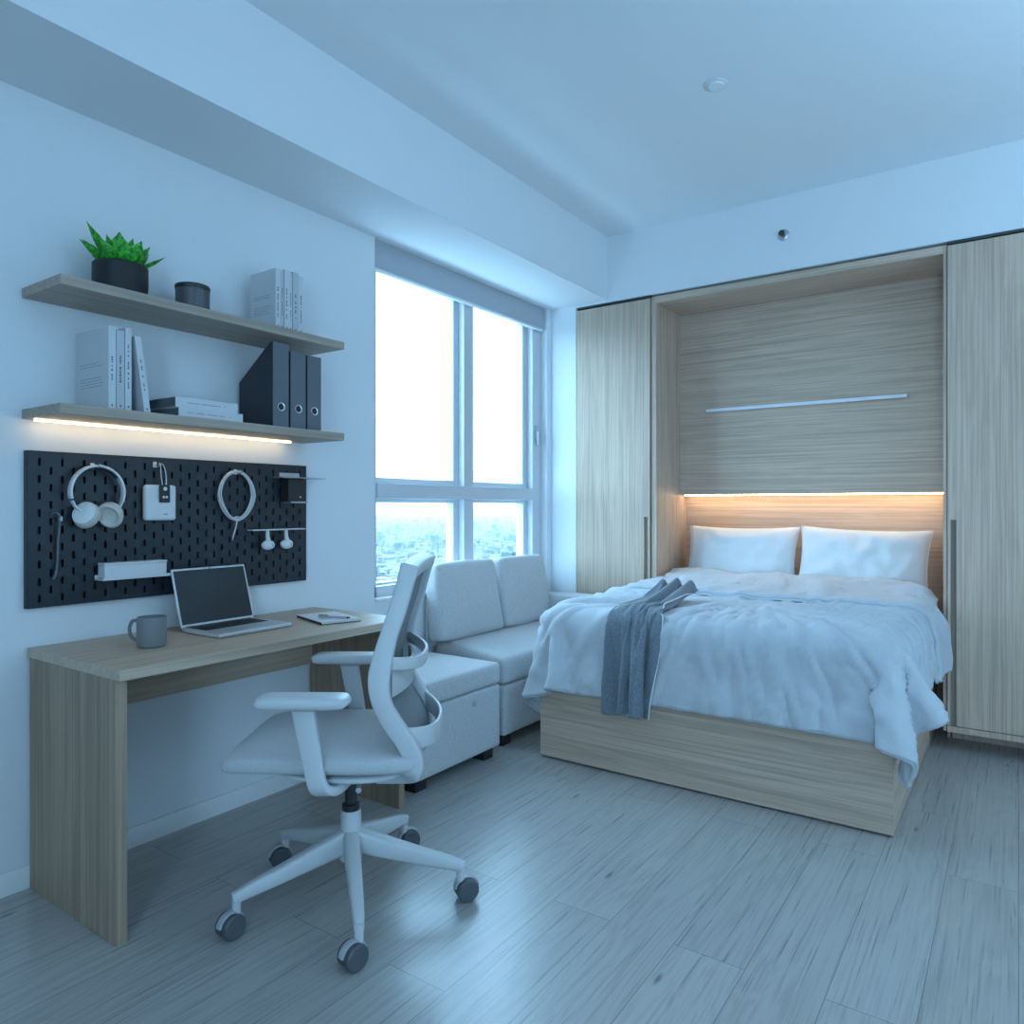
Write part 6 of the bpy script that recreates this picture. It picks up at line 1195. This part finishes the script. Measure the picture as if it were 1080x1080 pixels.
6,0,-3,-1,3,1,2,0,-13,-4,0,-1,2,1,3,-2,8,5,2,1,3,3,-6,9,-11,-4,-7,-4,2,9,5,-2,2,2,2,0,-3,-1,-1,1,-2,0,0,-1,0,5,0,-2,-1,2,1,-5,-1,16,6,-8,4,-23,4,-5,
6,7,2,0,1,6,1,1,-7,-7,-4,-4,2,4,6,7,0,-2,3,0,-1,-1,-1,0,-1,-2,-1,3,-2,2,3,0,-2,1,2,-1,-5,-3,4,4,-2,-1,-5,2,-3,9,3,1,1,1,6,-4,1,-9,-2,-2,-2,1,5,5,
7,-1,1,1,1,-2,-1,-2,1,-1,-2,1,1,-1,2,3,0,-2,0,2,1,-4,-4,-1,3,16,-17,2,-6,7,6,1,0,0,4,1,1,-5,-7,-1,-1,-3,3,6,5,7,0,1,0,0,-1,-2,0,0,-1,-1,0,2,0,1,
3,-1,0,0,0,-1,0,-3,1,2,5,-6,-2,-1,8,1,1,1,0,4,-3,2,-9,-2,-3,-1,0,5,6,5,8,0,0,0,-1,-1,0,0,0,1,-3,1,1,0,1,2,2,-2,-2,2,6,-10,1,0,1,-5,4,-1,3,9,
11,-6,-6,-1,3,-3,-2,-8,0,-1,-1,2,5,5,2,8,2,-1,-1,-2,0,0,0,3,-2,-1,0,1,2,-1,3,0,-1,0,18,-8,-11,-3,1,-2,-2,3,-1,7,17,-3,-2,-4,-3,1,-4,-4,-6,0,-1,1,3,4,4,0,
6,4,-1,-2,-2,1,0,1,1,1,-1,-1,0,3,-1,4,1,0,1,7,-5,-5,-5,-1,0,-6,7,1,12,6,-1,0,-3,-5,-1,-2,-7,-9,4,2,3,2,4,-1,0,4,7,-1,-3,-3,2,-1,1,0,2,0,0,0,4,-2,
3,3,1,-1,3,-10,4,-5,-1,-3,-8,13,1,12,3,-1,-2,-1,-2,-4,-1,-10,-6,4,2,4,3,0,-1,-1,9,4,-2,5,-9,-1,0,3,2,-1,-2,3,-8,10,0,7,-4,7,-4,-4,0,6,-16,2,-1,-4,8,2,16,-2,
-3,-1,2,0,-12,3,-11,-3,-8,13,7,-1,1,-3,-4,12,1,3,1,1,-12,4,9,-10,-4,16,-9,1,1,3,3,0,-7,12,-11,15,-2,-7,2,-10,1,10,1,8,-15,-13,19,18,-8,-23,4,-25,36,2,-18,15,-8,10,-2,-12,
25,-3,9,-6,-2,8,1,-7,8,-1,-2,-1,4,-21,33,-30,8,5,5,-16,-3,15,3,-3,4,7,-13,1,-1,-19,15,1,-21,29,-2,-5,2,3,-1,3,-6,2,3,-16,6,36,2,-1,-5,5,-1,-2,4,-2,5,-8,6,-9,15,1,
-15,-21,6,7,20,0,-8,5,-4,0,9,-12,4,-19,30,-11,-21,15,-7,13,-10,10,-13,10,6,-15,19,-14,-3,1,58,-1,-4,3,-1,-4,2,4,-3,11,1,-3,-4,-13,1,22,-3,2,-10,-15,-4,5,15,6,6,-6,-12,3,-4,-14,
23,4,-3,-11,0,-9,16,-3,5,7,1,-13,-6,-3,1,49,2,2,-1,-1,-1,-2,-7,3,-5,-5,6,11,0,0,-1,3,-2,1,0,-2,-3,-10,-15,-9,6,13,20,-2,0,-14,7,-1,1,8,0,-1,0,-17,-6,7,15,2,-1,-1,
53,0,0,-1,0,0,0,-1,1,-10,7,0,1,0,-5,0,8,-1,1,-6,2,1,2,-5,5,0,0,1,-2,-1,2,1,-1,0,-1,-1,1,-3,3,2,0,-2,0,-1,0,53,0,0,0,-1,0,0,1,-2,2,0,-1,-3,5,-3,
-1,1,2,0,0,-4,1,3,0,-2,0,2,0,1,-2,1,-1,0,-1,0,-1,1,0,1,-2,1,2,-8,7,-7,54,-1,0,0,-1,0,0,-1,1,1,-1,0,-2,3,0,-2,-1,1,1,0,-2,-2,2,2,1,-1,0,0,1,1,
-1,0,0,0,-2,0,-1,1,0,1,0,1,0,1,-4,53,1,-1,0,0,-1,0,0,0,0,1,0,-1,1,0,0,-4,-6,7,0,0,-3,3,2,0,0,0,0,1,1,-1,0,0,-1,-1,0,0,0,0,1,0,0,1,1,-1,
54,-1,0,-1,0,0,0,0,0,0,1,0,0,0,1,-1,1,-2,-9,5,4,-1,-2,2,1,0,1,0,-2,3,-1,-1,1,0,-1,-1,0,0,0,1,1,0,1,-1,0,53,0,0,1,-1,0,-1,0,0,0,0,1,0,0,0,
0,0,-1,1,-4,2,-2,1,0,2,-1,-1,0,2,2,-1,-1,1,0,0,-2,0,0,0,1,0,0,1,1,-1,54,0,0,-1,0,-1,1,-1,1,0,0,-1,1,0,0,1,-1,0,-1,1,0,-3,1,0,-1,2,1,-1,1,-1,
2,-2,0,2,-1,-2,0,0,1,-1,1,0,1,1,-1,53,1,-1,0,0,0,-1,1,-1,0,0,1,-1,1,0,0,1,-1,0,0,0,-1,-4,3,0,0,2,0,0,-1,2,-1,-2,1,1,0,-3,1,0,0,0,1,1,0,1,
54,-1,0,0,0,-1,0,0,0,0,1,0,0,-1,1,0,0,0,0,0,0,-1,-2,0,1,2,-1,1,-1,1,0,0,-1,0,1,-1,-1,-1,0,1,1,0,0,1,0,53,0,1,-1,0,0,0,-1,0,0,0,0,1,0,-1,
1,0,-1,0,1,0,0,-2,-2,2,0,1,0,1,0,0,1,-2,0,1,0,-1,-3,1,1,-1,2,1,0,1,53,1,-1,0,0,-1,0,1,-1,0,0,1,0,0,0,0,0,0,0,-1,1,0,-1,-3,0,2,0,1,0,0,
1,1,-3,1,0,1,-1,-1,-1,-1,2,0,1,0,1,53,-2,2,0,-1,1,-1,0,1,0,-1,0,0,0,0,0,0,0,0,1,0,0,-1,-2,0,0,1,0,1,0,0,1,-1,-1,1,1,0,-2,-2,1,0,1,1,1,0,
53,-3,1,1,1,-1,1,-1,0,-1,1,-1,0,1,0,0,-1,1,-4,3,1,1,-1,-1,-1,0,0,0,1,1,0,1,0,-1,0,0,0,-1,-1,0,1,0,0,1,1,52,-1,-1,1,-1,-1,-5,5,1,0,0,1,1,0,0,
-1,1,0,-2,1,1,0,0,-1,-1,-1,1,1,0,0,1,0,0,-1,0,1,0,0,-1,-1,1,0,1,0,0,52,0,-5,3,1,-1,-1,-2,1,1,-1,-2,2,4,0,0,0,2,-3,-3,2,0,1,0,0,1,-1,0,1,0,
0,2,1,-5,1,1,0,0,0,1,-1,1,-1,1,0,51,2,-3,-2,1,0,0,-2,1,-1,-3,4,3,0,1,-1,-1,2,4,-8,0,2,0,2,0,-1,0,1,0,1,-2,1,3,-2,-3,2,-2,2,1,0,0,-1,0,1,0,
47,4,1,-6,2,1,-1,0,-2,-3,4,5,0,-1,-1,1,-1,0,4,-1,-4,0,1,2,0,-2,1,1,0,-1,1,-1,2,2,-4,-1,2,0,1,0,0,-1,0,0,1,43,1,5,1,-3,0,1,-1,-4,2,7,-6,-2,-5,-5,
0,6,9,1,4,-3,-2,3,1,-2,1,-6,-4,-3,1,2,4,3,6,-1,-3,1,1,1,0,-8,-2,2,2,4,34,3,2,5,-6,1,9,-3,3,4,-7,-1,-9,1,6,2,-1,-5,1,10,2,1,0,-1,-3,-3,4,-1,1,0,
3,-4,-2,-1,8,-2,2,1,-4,-4,3,-1,-3,-3,3,39,-1,2,1,8,3,-3,3,-1,-3,-1,-1,5,1,0,0,-1,-1,2,-5,3,2,0,-1,1,0,-1,1,0,-1,-4,2,2,1,-3,3,0,-1,1,0,0,0,-1,1,-4],
[504,4,3,3,2,1,2,2,2,3,2,1,2,2,4,6,3,2,1,3,0,0,-1,-1,0,0,1,1,3,2,1,0,1,0,1,-2,-5,-6,-5,-3,0,-1,-2,-3,-2,53,0,1,-1,0,0,-1,0,1,0,-1,1,0,0,1,
0,-1,-1,1,-1,1,-1,0,0,0,0,0,1,0,0,-1,1,-1,1,-2,-1,0,0,-1,1,0,0,1,1,-1,54,0,-1,0,-1,0,1,0,0,0,0,0,-1,1,0,0,0,0,0,0,-1,0,-1,0,1,1,0,0,0,0,
0,-1,1,-1,0,-1,-1,0,1,-1,0,1,-1,0,2,53,0,0,0,0,-1,0,1,0,-1,1,-1,1,0,0,0,-1,1,0,-1,0,0,0,1,0,0,0,0,0,-1,-1,1,1,-1,-1,-1,0,0,0,1,0,0,1,0,0,
53,0,0,-1,0,1,0,0,0,0,0,0,0,0,1,-2,1,-1,0,1,-1,-1,1,0,1,0,0,0,0,-2,1,1,-1,0,-2,0,0,0,-1,-3,0,1,1,3,1,54,-1,0,0,-1,0,0,1,0,0,-1,1,0,0,0,
0,-1,1,0,-1,0,0,0,1,-2,0,1,1,-2,0,2,-1,-1,0,0,0,-1,-2,0,3,1,0,1,-1,0,52,1,-1,0,0,0,1,0,0,-1,1,-1,1,0,0,-1,0,0,0,0,-1,0,0,-4,-1,1,2,4,-3,1,
1,0,0,-1,0,-1,-1,0,2,1,0,1,-1,0,0,52,0,0,0,0,1,0,-1,0,1,-1,1,-1,1,0,-1,0,0,0,0,0,-1,-1,1,0,1,0,-2,-1,4,-1,-1,0,0,-1,-1,0,1,1,0,1,0,1,-1,-2,
52,0,1,-1,0,0,0,1,0,-1,1,0,0,0,0,0,-1,1,-1,-1,1,0,-1,1,0,-3,3,-4,4,0,-1,0,-1,0,0,-1,1,1,0,1,0,0,0,-1,0,53,-1,-1,1,0,0,1,-1,0,0,0,0,0,0,0,
-1,1,-1,1,0,-1,1,0,0,0,-1,-5,2,4,-1,0,0,0,0,-1,0,-1,2,1,0,0,1,-1,-1,-2,52,0,0,0,0,0,0,1,-1,0,0,0,0,1,-1,0,-1,1,0,0,-2,2,0,0,0,0,-1,1,0,-3,
-5,4,2,0,-1,1,1,0,1,0,0,0,-1,-1,0,52,0,0,-1,1,0,0,0,0,0,0,0,0,0,1,-2,0,0,0,-8,5,3,2,-1,0,0,0,0,-1,-8,2,1,2,2,0,1,0,1,0,0,0,0,-1,-1,0,
52,-1,0,1,0,0,0,0,-1,0,1,0,0,-1,0,0,-1,1,-1,-2,1,2,1,0,0,1,-2,1,-4,-2,0,0,2,2,0,0,1,1,0,0,0,-1,0,0,0,52,-1,0,1,0,0,0,-1,1,0,-1,1,-1,0,1,
-1,-2,-1,1,-1,3,0,1,0,0,0,0,0,-5,-2,1,0,1,2,1,1,1,0,0,0,-1,0,0,0,0,52,-1,0,-2,3,0,0,0,-1,0,1,-1,2,-2,1,-7,1,-1,3,2,0,-4,6,1,-2,2,-1,-1,-7,2,
1,-1,0,0,5,-1,3,0,-2,1,-1,0,-1,1,1,51,0,0,-2,-1,3,-1,-4,6,1,-7,5,-1,-1,1,-2,0,2,-3,3,-6,1,4,-7,5,4,-13,9,-7,9,1,-6,-15,4,16,-13,16,-11,3,5,-10,11,-8,3,5,
47,0,-6,2,3,-4,-1,5,-6,2,1,1,-7,7,-16,18,-6,4,-3,8,1,-6,-1,-4,-2,-3,9,3,-1,6,-4,-5,10,-21,7,7,1,-3,1,-2,4,-1,-3,7,-3,38,-1,0,5,-5,-2,4,-3,1,-6,9,-5,9,-16,-3,
15,7,-12,7,-19,2,4,5,-8,9,-11,18,-3,7,-26,14,11,-10,-3,-4,15,-5,7,-12,-4,17,-20,17,1,0,32,-1,6,-9,-1,3,-1,-5,14,-7,5,-13,-13,25,-10,-23,20,-11,10,0,23,-3,-38,25,-7,6,-13,9,9,20,
-30,-3,-1,19,-3,-17,2,10,5,-4,-13,23,-23,15,-19,14,-9,-2,11,-8,8,-2,18,-37,4,-6,25,-8,12,-6,-1,-3,1,-1,-6,3,10,-1,-10,-5,4,17,-22,17,-19,5,18,1,2,-15,-1,2,-10,18,-9,1,4,-2,9,-11,
1,3,-1,4,-2,-8,-1,5,6,4,-9,-3,10,-1,17,-1,-19,-1,-5,11,-2,-4,-10,25,-14,-5,2,-8,17,3,-10,-5,-1,4,3,-1,0,13,-11,1,-5,1,7,-8,16,-1,1,1,0,6,-6,-4,-2,16,-3,-10,-1,14,-5,-13,
-8,20,3,-14,9,2,-6,4,4,-1,-4,-3,-2,3,10,-3,-16,10,2,1,1,-14,6,1,-3,12,-7,8,-18,36,-3,3,1,-3,8,-2,-5,-6,1,8,-2,-1,10,-11,4,-11,8,12,-3,1,-6,-7,6,2,1,-5,-1,-1,0,7,
-1,-4,-1,0,4,4,-10,-1,2,8,-11,-2,7,-5,12,-2,2,-1,-3,5,2,-2,-8,3,5,-2,-1,-4,4,5,-1,-19,16,14,5,-13,-14,10,-2,6,-3,-1,-1,-6,9,1,-1,-2,-3,3,3,0,-13,-1,10,-1,-3,6,-4,2,
-2,3,-1,-3,3,2,0,-5,2,0,2,-4,-2,3,3,1,-5,1,-3,9,9,-4,-9,-5,12,-3,-3,4,-19,16,7,1,-7,-5,3,7,-3,-3,0,-3,2,-5,6,-2,-1,0,0,0,-1,-1,3,2,-4,0,0,5,-9,1,0,4,
2,-3,5,-4,-6,-2,27,-10,-26,14,13,-19,21,-19,-1,16,7,-7,-7,-2,8,0,-3,-4,0,-1,-2,2,3,-3,0,0,1,-2,-2,4,0,-1,-3,-1,7,-4,-3,-1,4,2,-1,5,-2,-4,-4,19,3,-18,-16,12,1,0,0,-10,
8,20,-3,-7,-6,8,3,-2,-6,-2,1,-1,1,3,-2,0,0,1,-1,-3,4,1,-1,-4,-2,6,-1,-2,-4,5,2,1,2,0,-2,-3,4,18,-7,-16,-9,8,-1,7,-13,6,12,5,-6,-6,1,12,-3,-4,-4,-1,-1,-2,4,-2,
0,0,0,0,-3,3,3,-1,-3,-2,1,2,-3,-1,3,3,1,2,0,-2,-2,-1,17,3,-8,-9,-4,-4,10,-4,-2,3,12,-4,-6,-3,10,4,-3,-4,-3,-3,-2,4,-2,1,-2,0,1,-1,0,1,2,-2,-2,-1,4,-3,-2,3,
3,3,1,0,-2,-2,-2,10,12,-4,-7,-3,-9,0,4,0,-2,11,-1,-5,-4,5,10,-2,-1,1,-9,-4,3,-2,1,-1,0,1,-1,0,1,1,1,-3,-1,3,-1,-4,1,5,4,-1,-1,0,-2,-2,6,10,2,-3,-4,-2,-5,2,
-1,-5,11,0,-4,-4,0,9,4,1,-4,-4,-8,3,-1,3,5,-5,2,-1,-4,1,1,1,1,0,2,0,-5,-2,6,4,-2,-2,0,0,-2,2,10,4,-3,-1,-3,-1,-1,-2,-6,8,2,-3,-4,0,6,7,-1,-3,-3,-7,1,-1,
6,10,-3,-4,-1,-4,0,0,2,2,1,-1,2,-1,-4,5,0,-1,13,-11,-4,-3,0,9,2,2,-1,-1,-2,-3,-1,-4,5,3,-3,-3,-2,4,6,1,-3,-1,-4,-3,0,8,7,0,-1,1,4,1,-4,-2,1,-1,-1,-2,-2,1,
2,0,-3,8,-4,-4,-1,-2,5,4,2,-1,-2,-3,0,-2,-3,1,6,-1,-2,-2,1,4,1,-2,-1,-1,-6,0,7,5,14,-4,-2,0,4,2,-2,-4,1,6,-8,-10,-1,2,0,-9,13,10,-1,-2,-3,-6,0,0,3,-3,-6,-1,
3,-6,-4,24,3,-5,0,-5,-3,-2,-3,0,0,-5,-5,8,-1,13,4,-1,-1,1,2,0,1,4,-9,-10,0,-1,1,2,-4,-5,23,-2,-3,-3,-9,-1,3,1,-4,-2,0,1,0,-10,12,14,-2,-2,-6,-4,-4,-2,1,2,-3,-8,
11,-4,5,15,-2,0,-1,1,1,5,-7,-13,1,-1,2,-2,3,1,-8,6,11,0,-6,-10,1,5,-5,-2,0,1,2,0,-5,-3,16,4,-2,-7,-5,-6,1,5,2,-4,-11,14,-2,-4,9,10,0,-2,1,6,-5,-19,-6,6,24,3,
-2,-8,-8,-3,-5,11,3,-13,-4,7,-3,-8,0,21,5,-1,-8,-4,-11,6,13,-8,-6,-9,1,17,6,-2,-3,-9,21,-3,-1,-2,12,7,-10,4,-7,-14,1,5,-4,-20,-4,9,14,19,3,-12,-1,-3,-5,4,-14,-6,8,4,-18,6,
9,14,5,0,-11,6,-5,-7,7,-1,-14,-4,12,6,3,13,0,-1,0,-2,-5,7,-8,-10,-5,-1,0,4,5,2,-2,-1,-1,6,14,-4,-6,0,-9,3,-1,-4,2,6,-6,-3,1,5,7,6,-7,0,1,-8,2,1,0,-8,4,18]])
def unpack(n):
    nx, ny, d = CLOTH[n]; ax = []
    for a in range(3):
        v = []
        for k in range((nx+1)*(ny+1)):
            j, i = divmod(k, nx+1)
            v.append(d[a][k]+(v[k-1] if i else 0)+(v[k-nx-1] if j else 0)-(v[k-nx-2] if i and j else 0))
        ax.append(v)
    return nx, ny, [Vector((ax[0][k]/2000, ax[1][k]/2000, ax[2][k]/2000)) for k in range((nx+1)*(ny+1))]
#CLOTH-END
def ridge(x, y, z=0):
    return max(0, 1-abs(noise.noise(Vector((x, y, z))))*4.2)**1.8
def duvet_crease(u, v):
    # creases fan out over the foot end from a spot near the fold
    x, y = u*2.01-1.0, v*1.585; dx, dy = x-.08, y-1.02
    rr = math.hypot(dx, dy); a = math.atan2(dx, -dy)
    k = min(1, rr/.35)*(1-min(1, max(0, 1.35-abs(x+.27)/.17)))  # calm under the throw
    f = .5+.5*noise.noise(Vector((x*2.3, y*2.3, 9)))
    return .022*k*f*1.5*ridge(a*6.5, rr*1.2, 2)+.012*k*ridge(a*13, rr*1.8, 5)+.004*ridge(x*17, y*9, 7)+.005*(1-k)*ridge(x*8, y*8)
def fold_crease(u, v):
    return .007*ridge(u*11+v*.8, v*1.6, 3)+.003*ridge(u*30, v*3, 8)
def sheet(n, name, mat, parent, th, sub=1, dz=0, up=1, crease=None):
    nx, ny, c = unpack(n)
    if n == 'throw': c = [Vector((-1.357+(p.x+1.357)*.84, p.y, p.z)) for p in c]
    if up > 1:
        rows = [catmull(c[j*(nx+1):(j+1)*(nx+1)], up) for j in range(ny+1)]; nx = len(rows[0])-1
        cols = [catmull([rw[i] for rw in rows], up) for i in range(nx+1)]; ny = len(cols[0])-1
        g = [[cols[i][j] for i in range(nx+1)] for j in range(ny+1)]; c = []
        for j in range(ny+1):
            for i in range(nx+1):
                p = g[j][i]
                nr = (g[j][min(i+1,nx)]-g[j][max(i-1,0)]).cross(g[min(j+1,ny)][i]-g[max(j-1,0)][i]).normalized()
                c.append(p + nr*crease(i/nx, j/ny))
    m = MB(); vs = [m.bm.verts.new(p + Vector((0,0,dz))) for p in c]
    for j in range(ny):
        for i in range(nx):
            a = j*(nx+1)+i; m.bm.faces.new((vs[a], vs[a+1], vs[a+nx+2], vs[a+nx+1]))
    me = bpy.data.meshes.new(name)
    for f in m.bm.faces: f.smooth = True
    m.bm.normal_update(); m.bm.to_mesh(me); m.bm.free(); me.materials.append(mat)
    o = bpy.data.objects.new(name, me); C.objects.link(o)
    q = o.modifiers.new('thick', 'SOLIDIFY'); q.thickness = th; q.offset = 1
    if sub: q = o.modifiers.new('sub', 'SUBSURF'); q.levels = sub; q.render_levels = sub
    par(o, parent)
    return o, nx, ny, c
t = thing('duvet', 'pale blue-grey duvet draped over the bed with its head end folded back', 'duvet', (-1.1, 3.5, .70))
o, nx, ny, c = sheet('duvet', 'duvet_cover', M['duvet'], t, .016, up=3, sub=0, crease=duvet_crease)
edge = [c[k*(nx+1)] for k in range(ny, -1, -1)] + [c[k] for k in range(1, nx+1)] + [c[k*(nx+1)+nx] for k in range(1, ny+1)]
par(MB().tube(edge, .006, 8).build('hem_piping', M['duvet'], smooth=True, ang=180), t)
o, nx, ny, c = sheet('fold', 'turned_back_edge', M['duvet'], t, .026, up=3, sub=0, crease=fold_crease)
edge = [c[k*(nx+1)] for k in range(ny, -1, -1)] + [c[k] for k in range(1, nx+1)] + [c[k*(nx+1)+nx] for k in range(1, ny+1)]
par(MB().tube(edge, .0065, 8).build('hem_piping', M['duvet'], smooth=True, ang=180), t)
t = thing('throw_blanket', 'narrow slate grey throw gathered in pleats over the foot of the duvet', 'blanket', (-1.37, 3.1, .76))
o, nx, ny, c = sheet('throw', 'throw_cloth', M['throw'], t, .006, dz=.014)
for side in (0, nx):
    e = [c[k*(nx+1)+side]+Vector((0,0,.017)) for k in range(ny+1)]
    par(MB().tube(e, .0032, 6).build('selvedge', M['throw_edge'], smooth=True, ang=180), t)

# ------------------------------------------------------------------ light
W = bpy.data.worlds.new('World'); bpy.context.scene.world = W; W.use_nodes = True
nt = W.node_tree; bg = nt.nodes['Background']
bg.inputs['Color'].default_value = (.375,.68,.98,1); bg.inputs['Strength'].default_value = 12.6
def area(name, loc, rot, sx, sy, col, e):
    l = bpy.data.lights.new(name, 'AREA'); l.shape = 'RECTANGLE'; l.size = sx; l.size_y = sy; l.color = col; l.energy = e
    o = bpy.data.objects.new(name, l); C.objects.link(o); o.location = loc; o.rotation_euler = rot; return o
# portals steer sampling of the sky through the window and the added rear opening
COL = (.40,.73,1.0)
def portal(*a):
    o = area(*a, (1,1,1), 1); o.data.cycles.is_portal = True; return o
portal('window_portal', (XW-.16, 3.23, 1.62), (0, R(-90), 0), 1.75, 1.55)
portal('rear_portal', (.65, YR-.16, 1.5), (R(90), 0, 0), 1.0, 1.9)
# unseen area light, added to brighten the ceiling
area('ceiling_fill', (1.25, 1.9, 1.9), (R(180), 0, 0), 1.1, 2.4, (.38,.69,1.0), 35)
area('side_fill', (XR-.05, 2.6, 1.25), (0, R(96), 0), 1.5, 2.2, (.38,.69,1.0), 19)  # unseen fill light added at the solid right wall, no window there

# ------------------------------------------------------------------ camera
cam = bpy.data.cameras.new('Camera'); co = bpy.data.objects.new('Camera', cam); C.objects.link(co)
co.location = (0, 0, 1.177); co.rotation_euler = (R(90), 0, R(34.904))
cam.sensor_width = 36; cam.lens = 765.7/1080*36
cam.shift_y = (533.9-540)/1080
cam.clip_start = .05; cam.clip_end = 20000
sc = bpy.context.scene; sc.camera = co
sc.view_settings.view_transform = 'Standard'; sc.view_settings.look = 'None'; sc.view_settings.gamma = 1
sc.view_settings.use_curve_mapping = False; sc.view_settings.exposure = 0
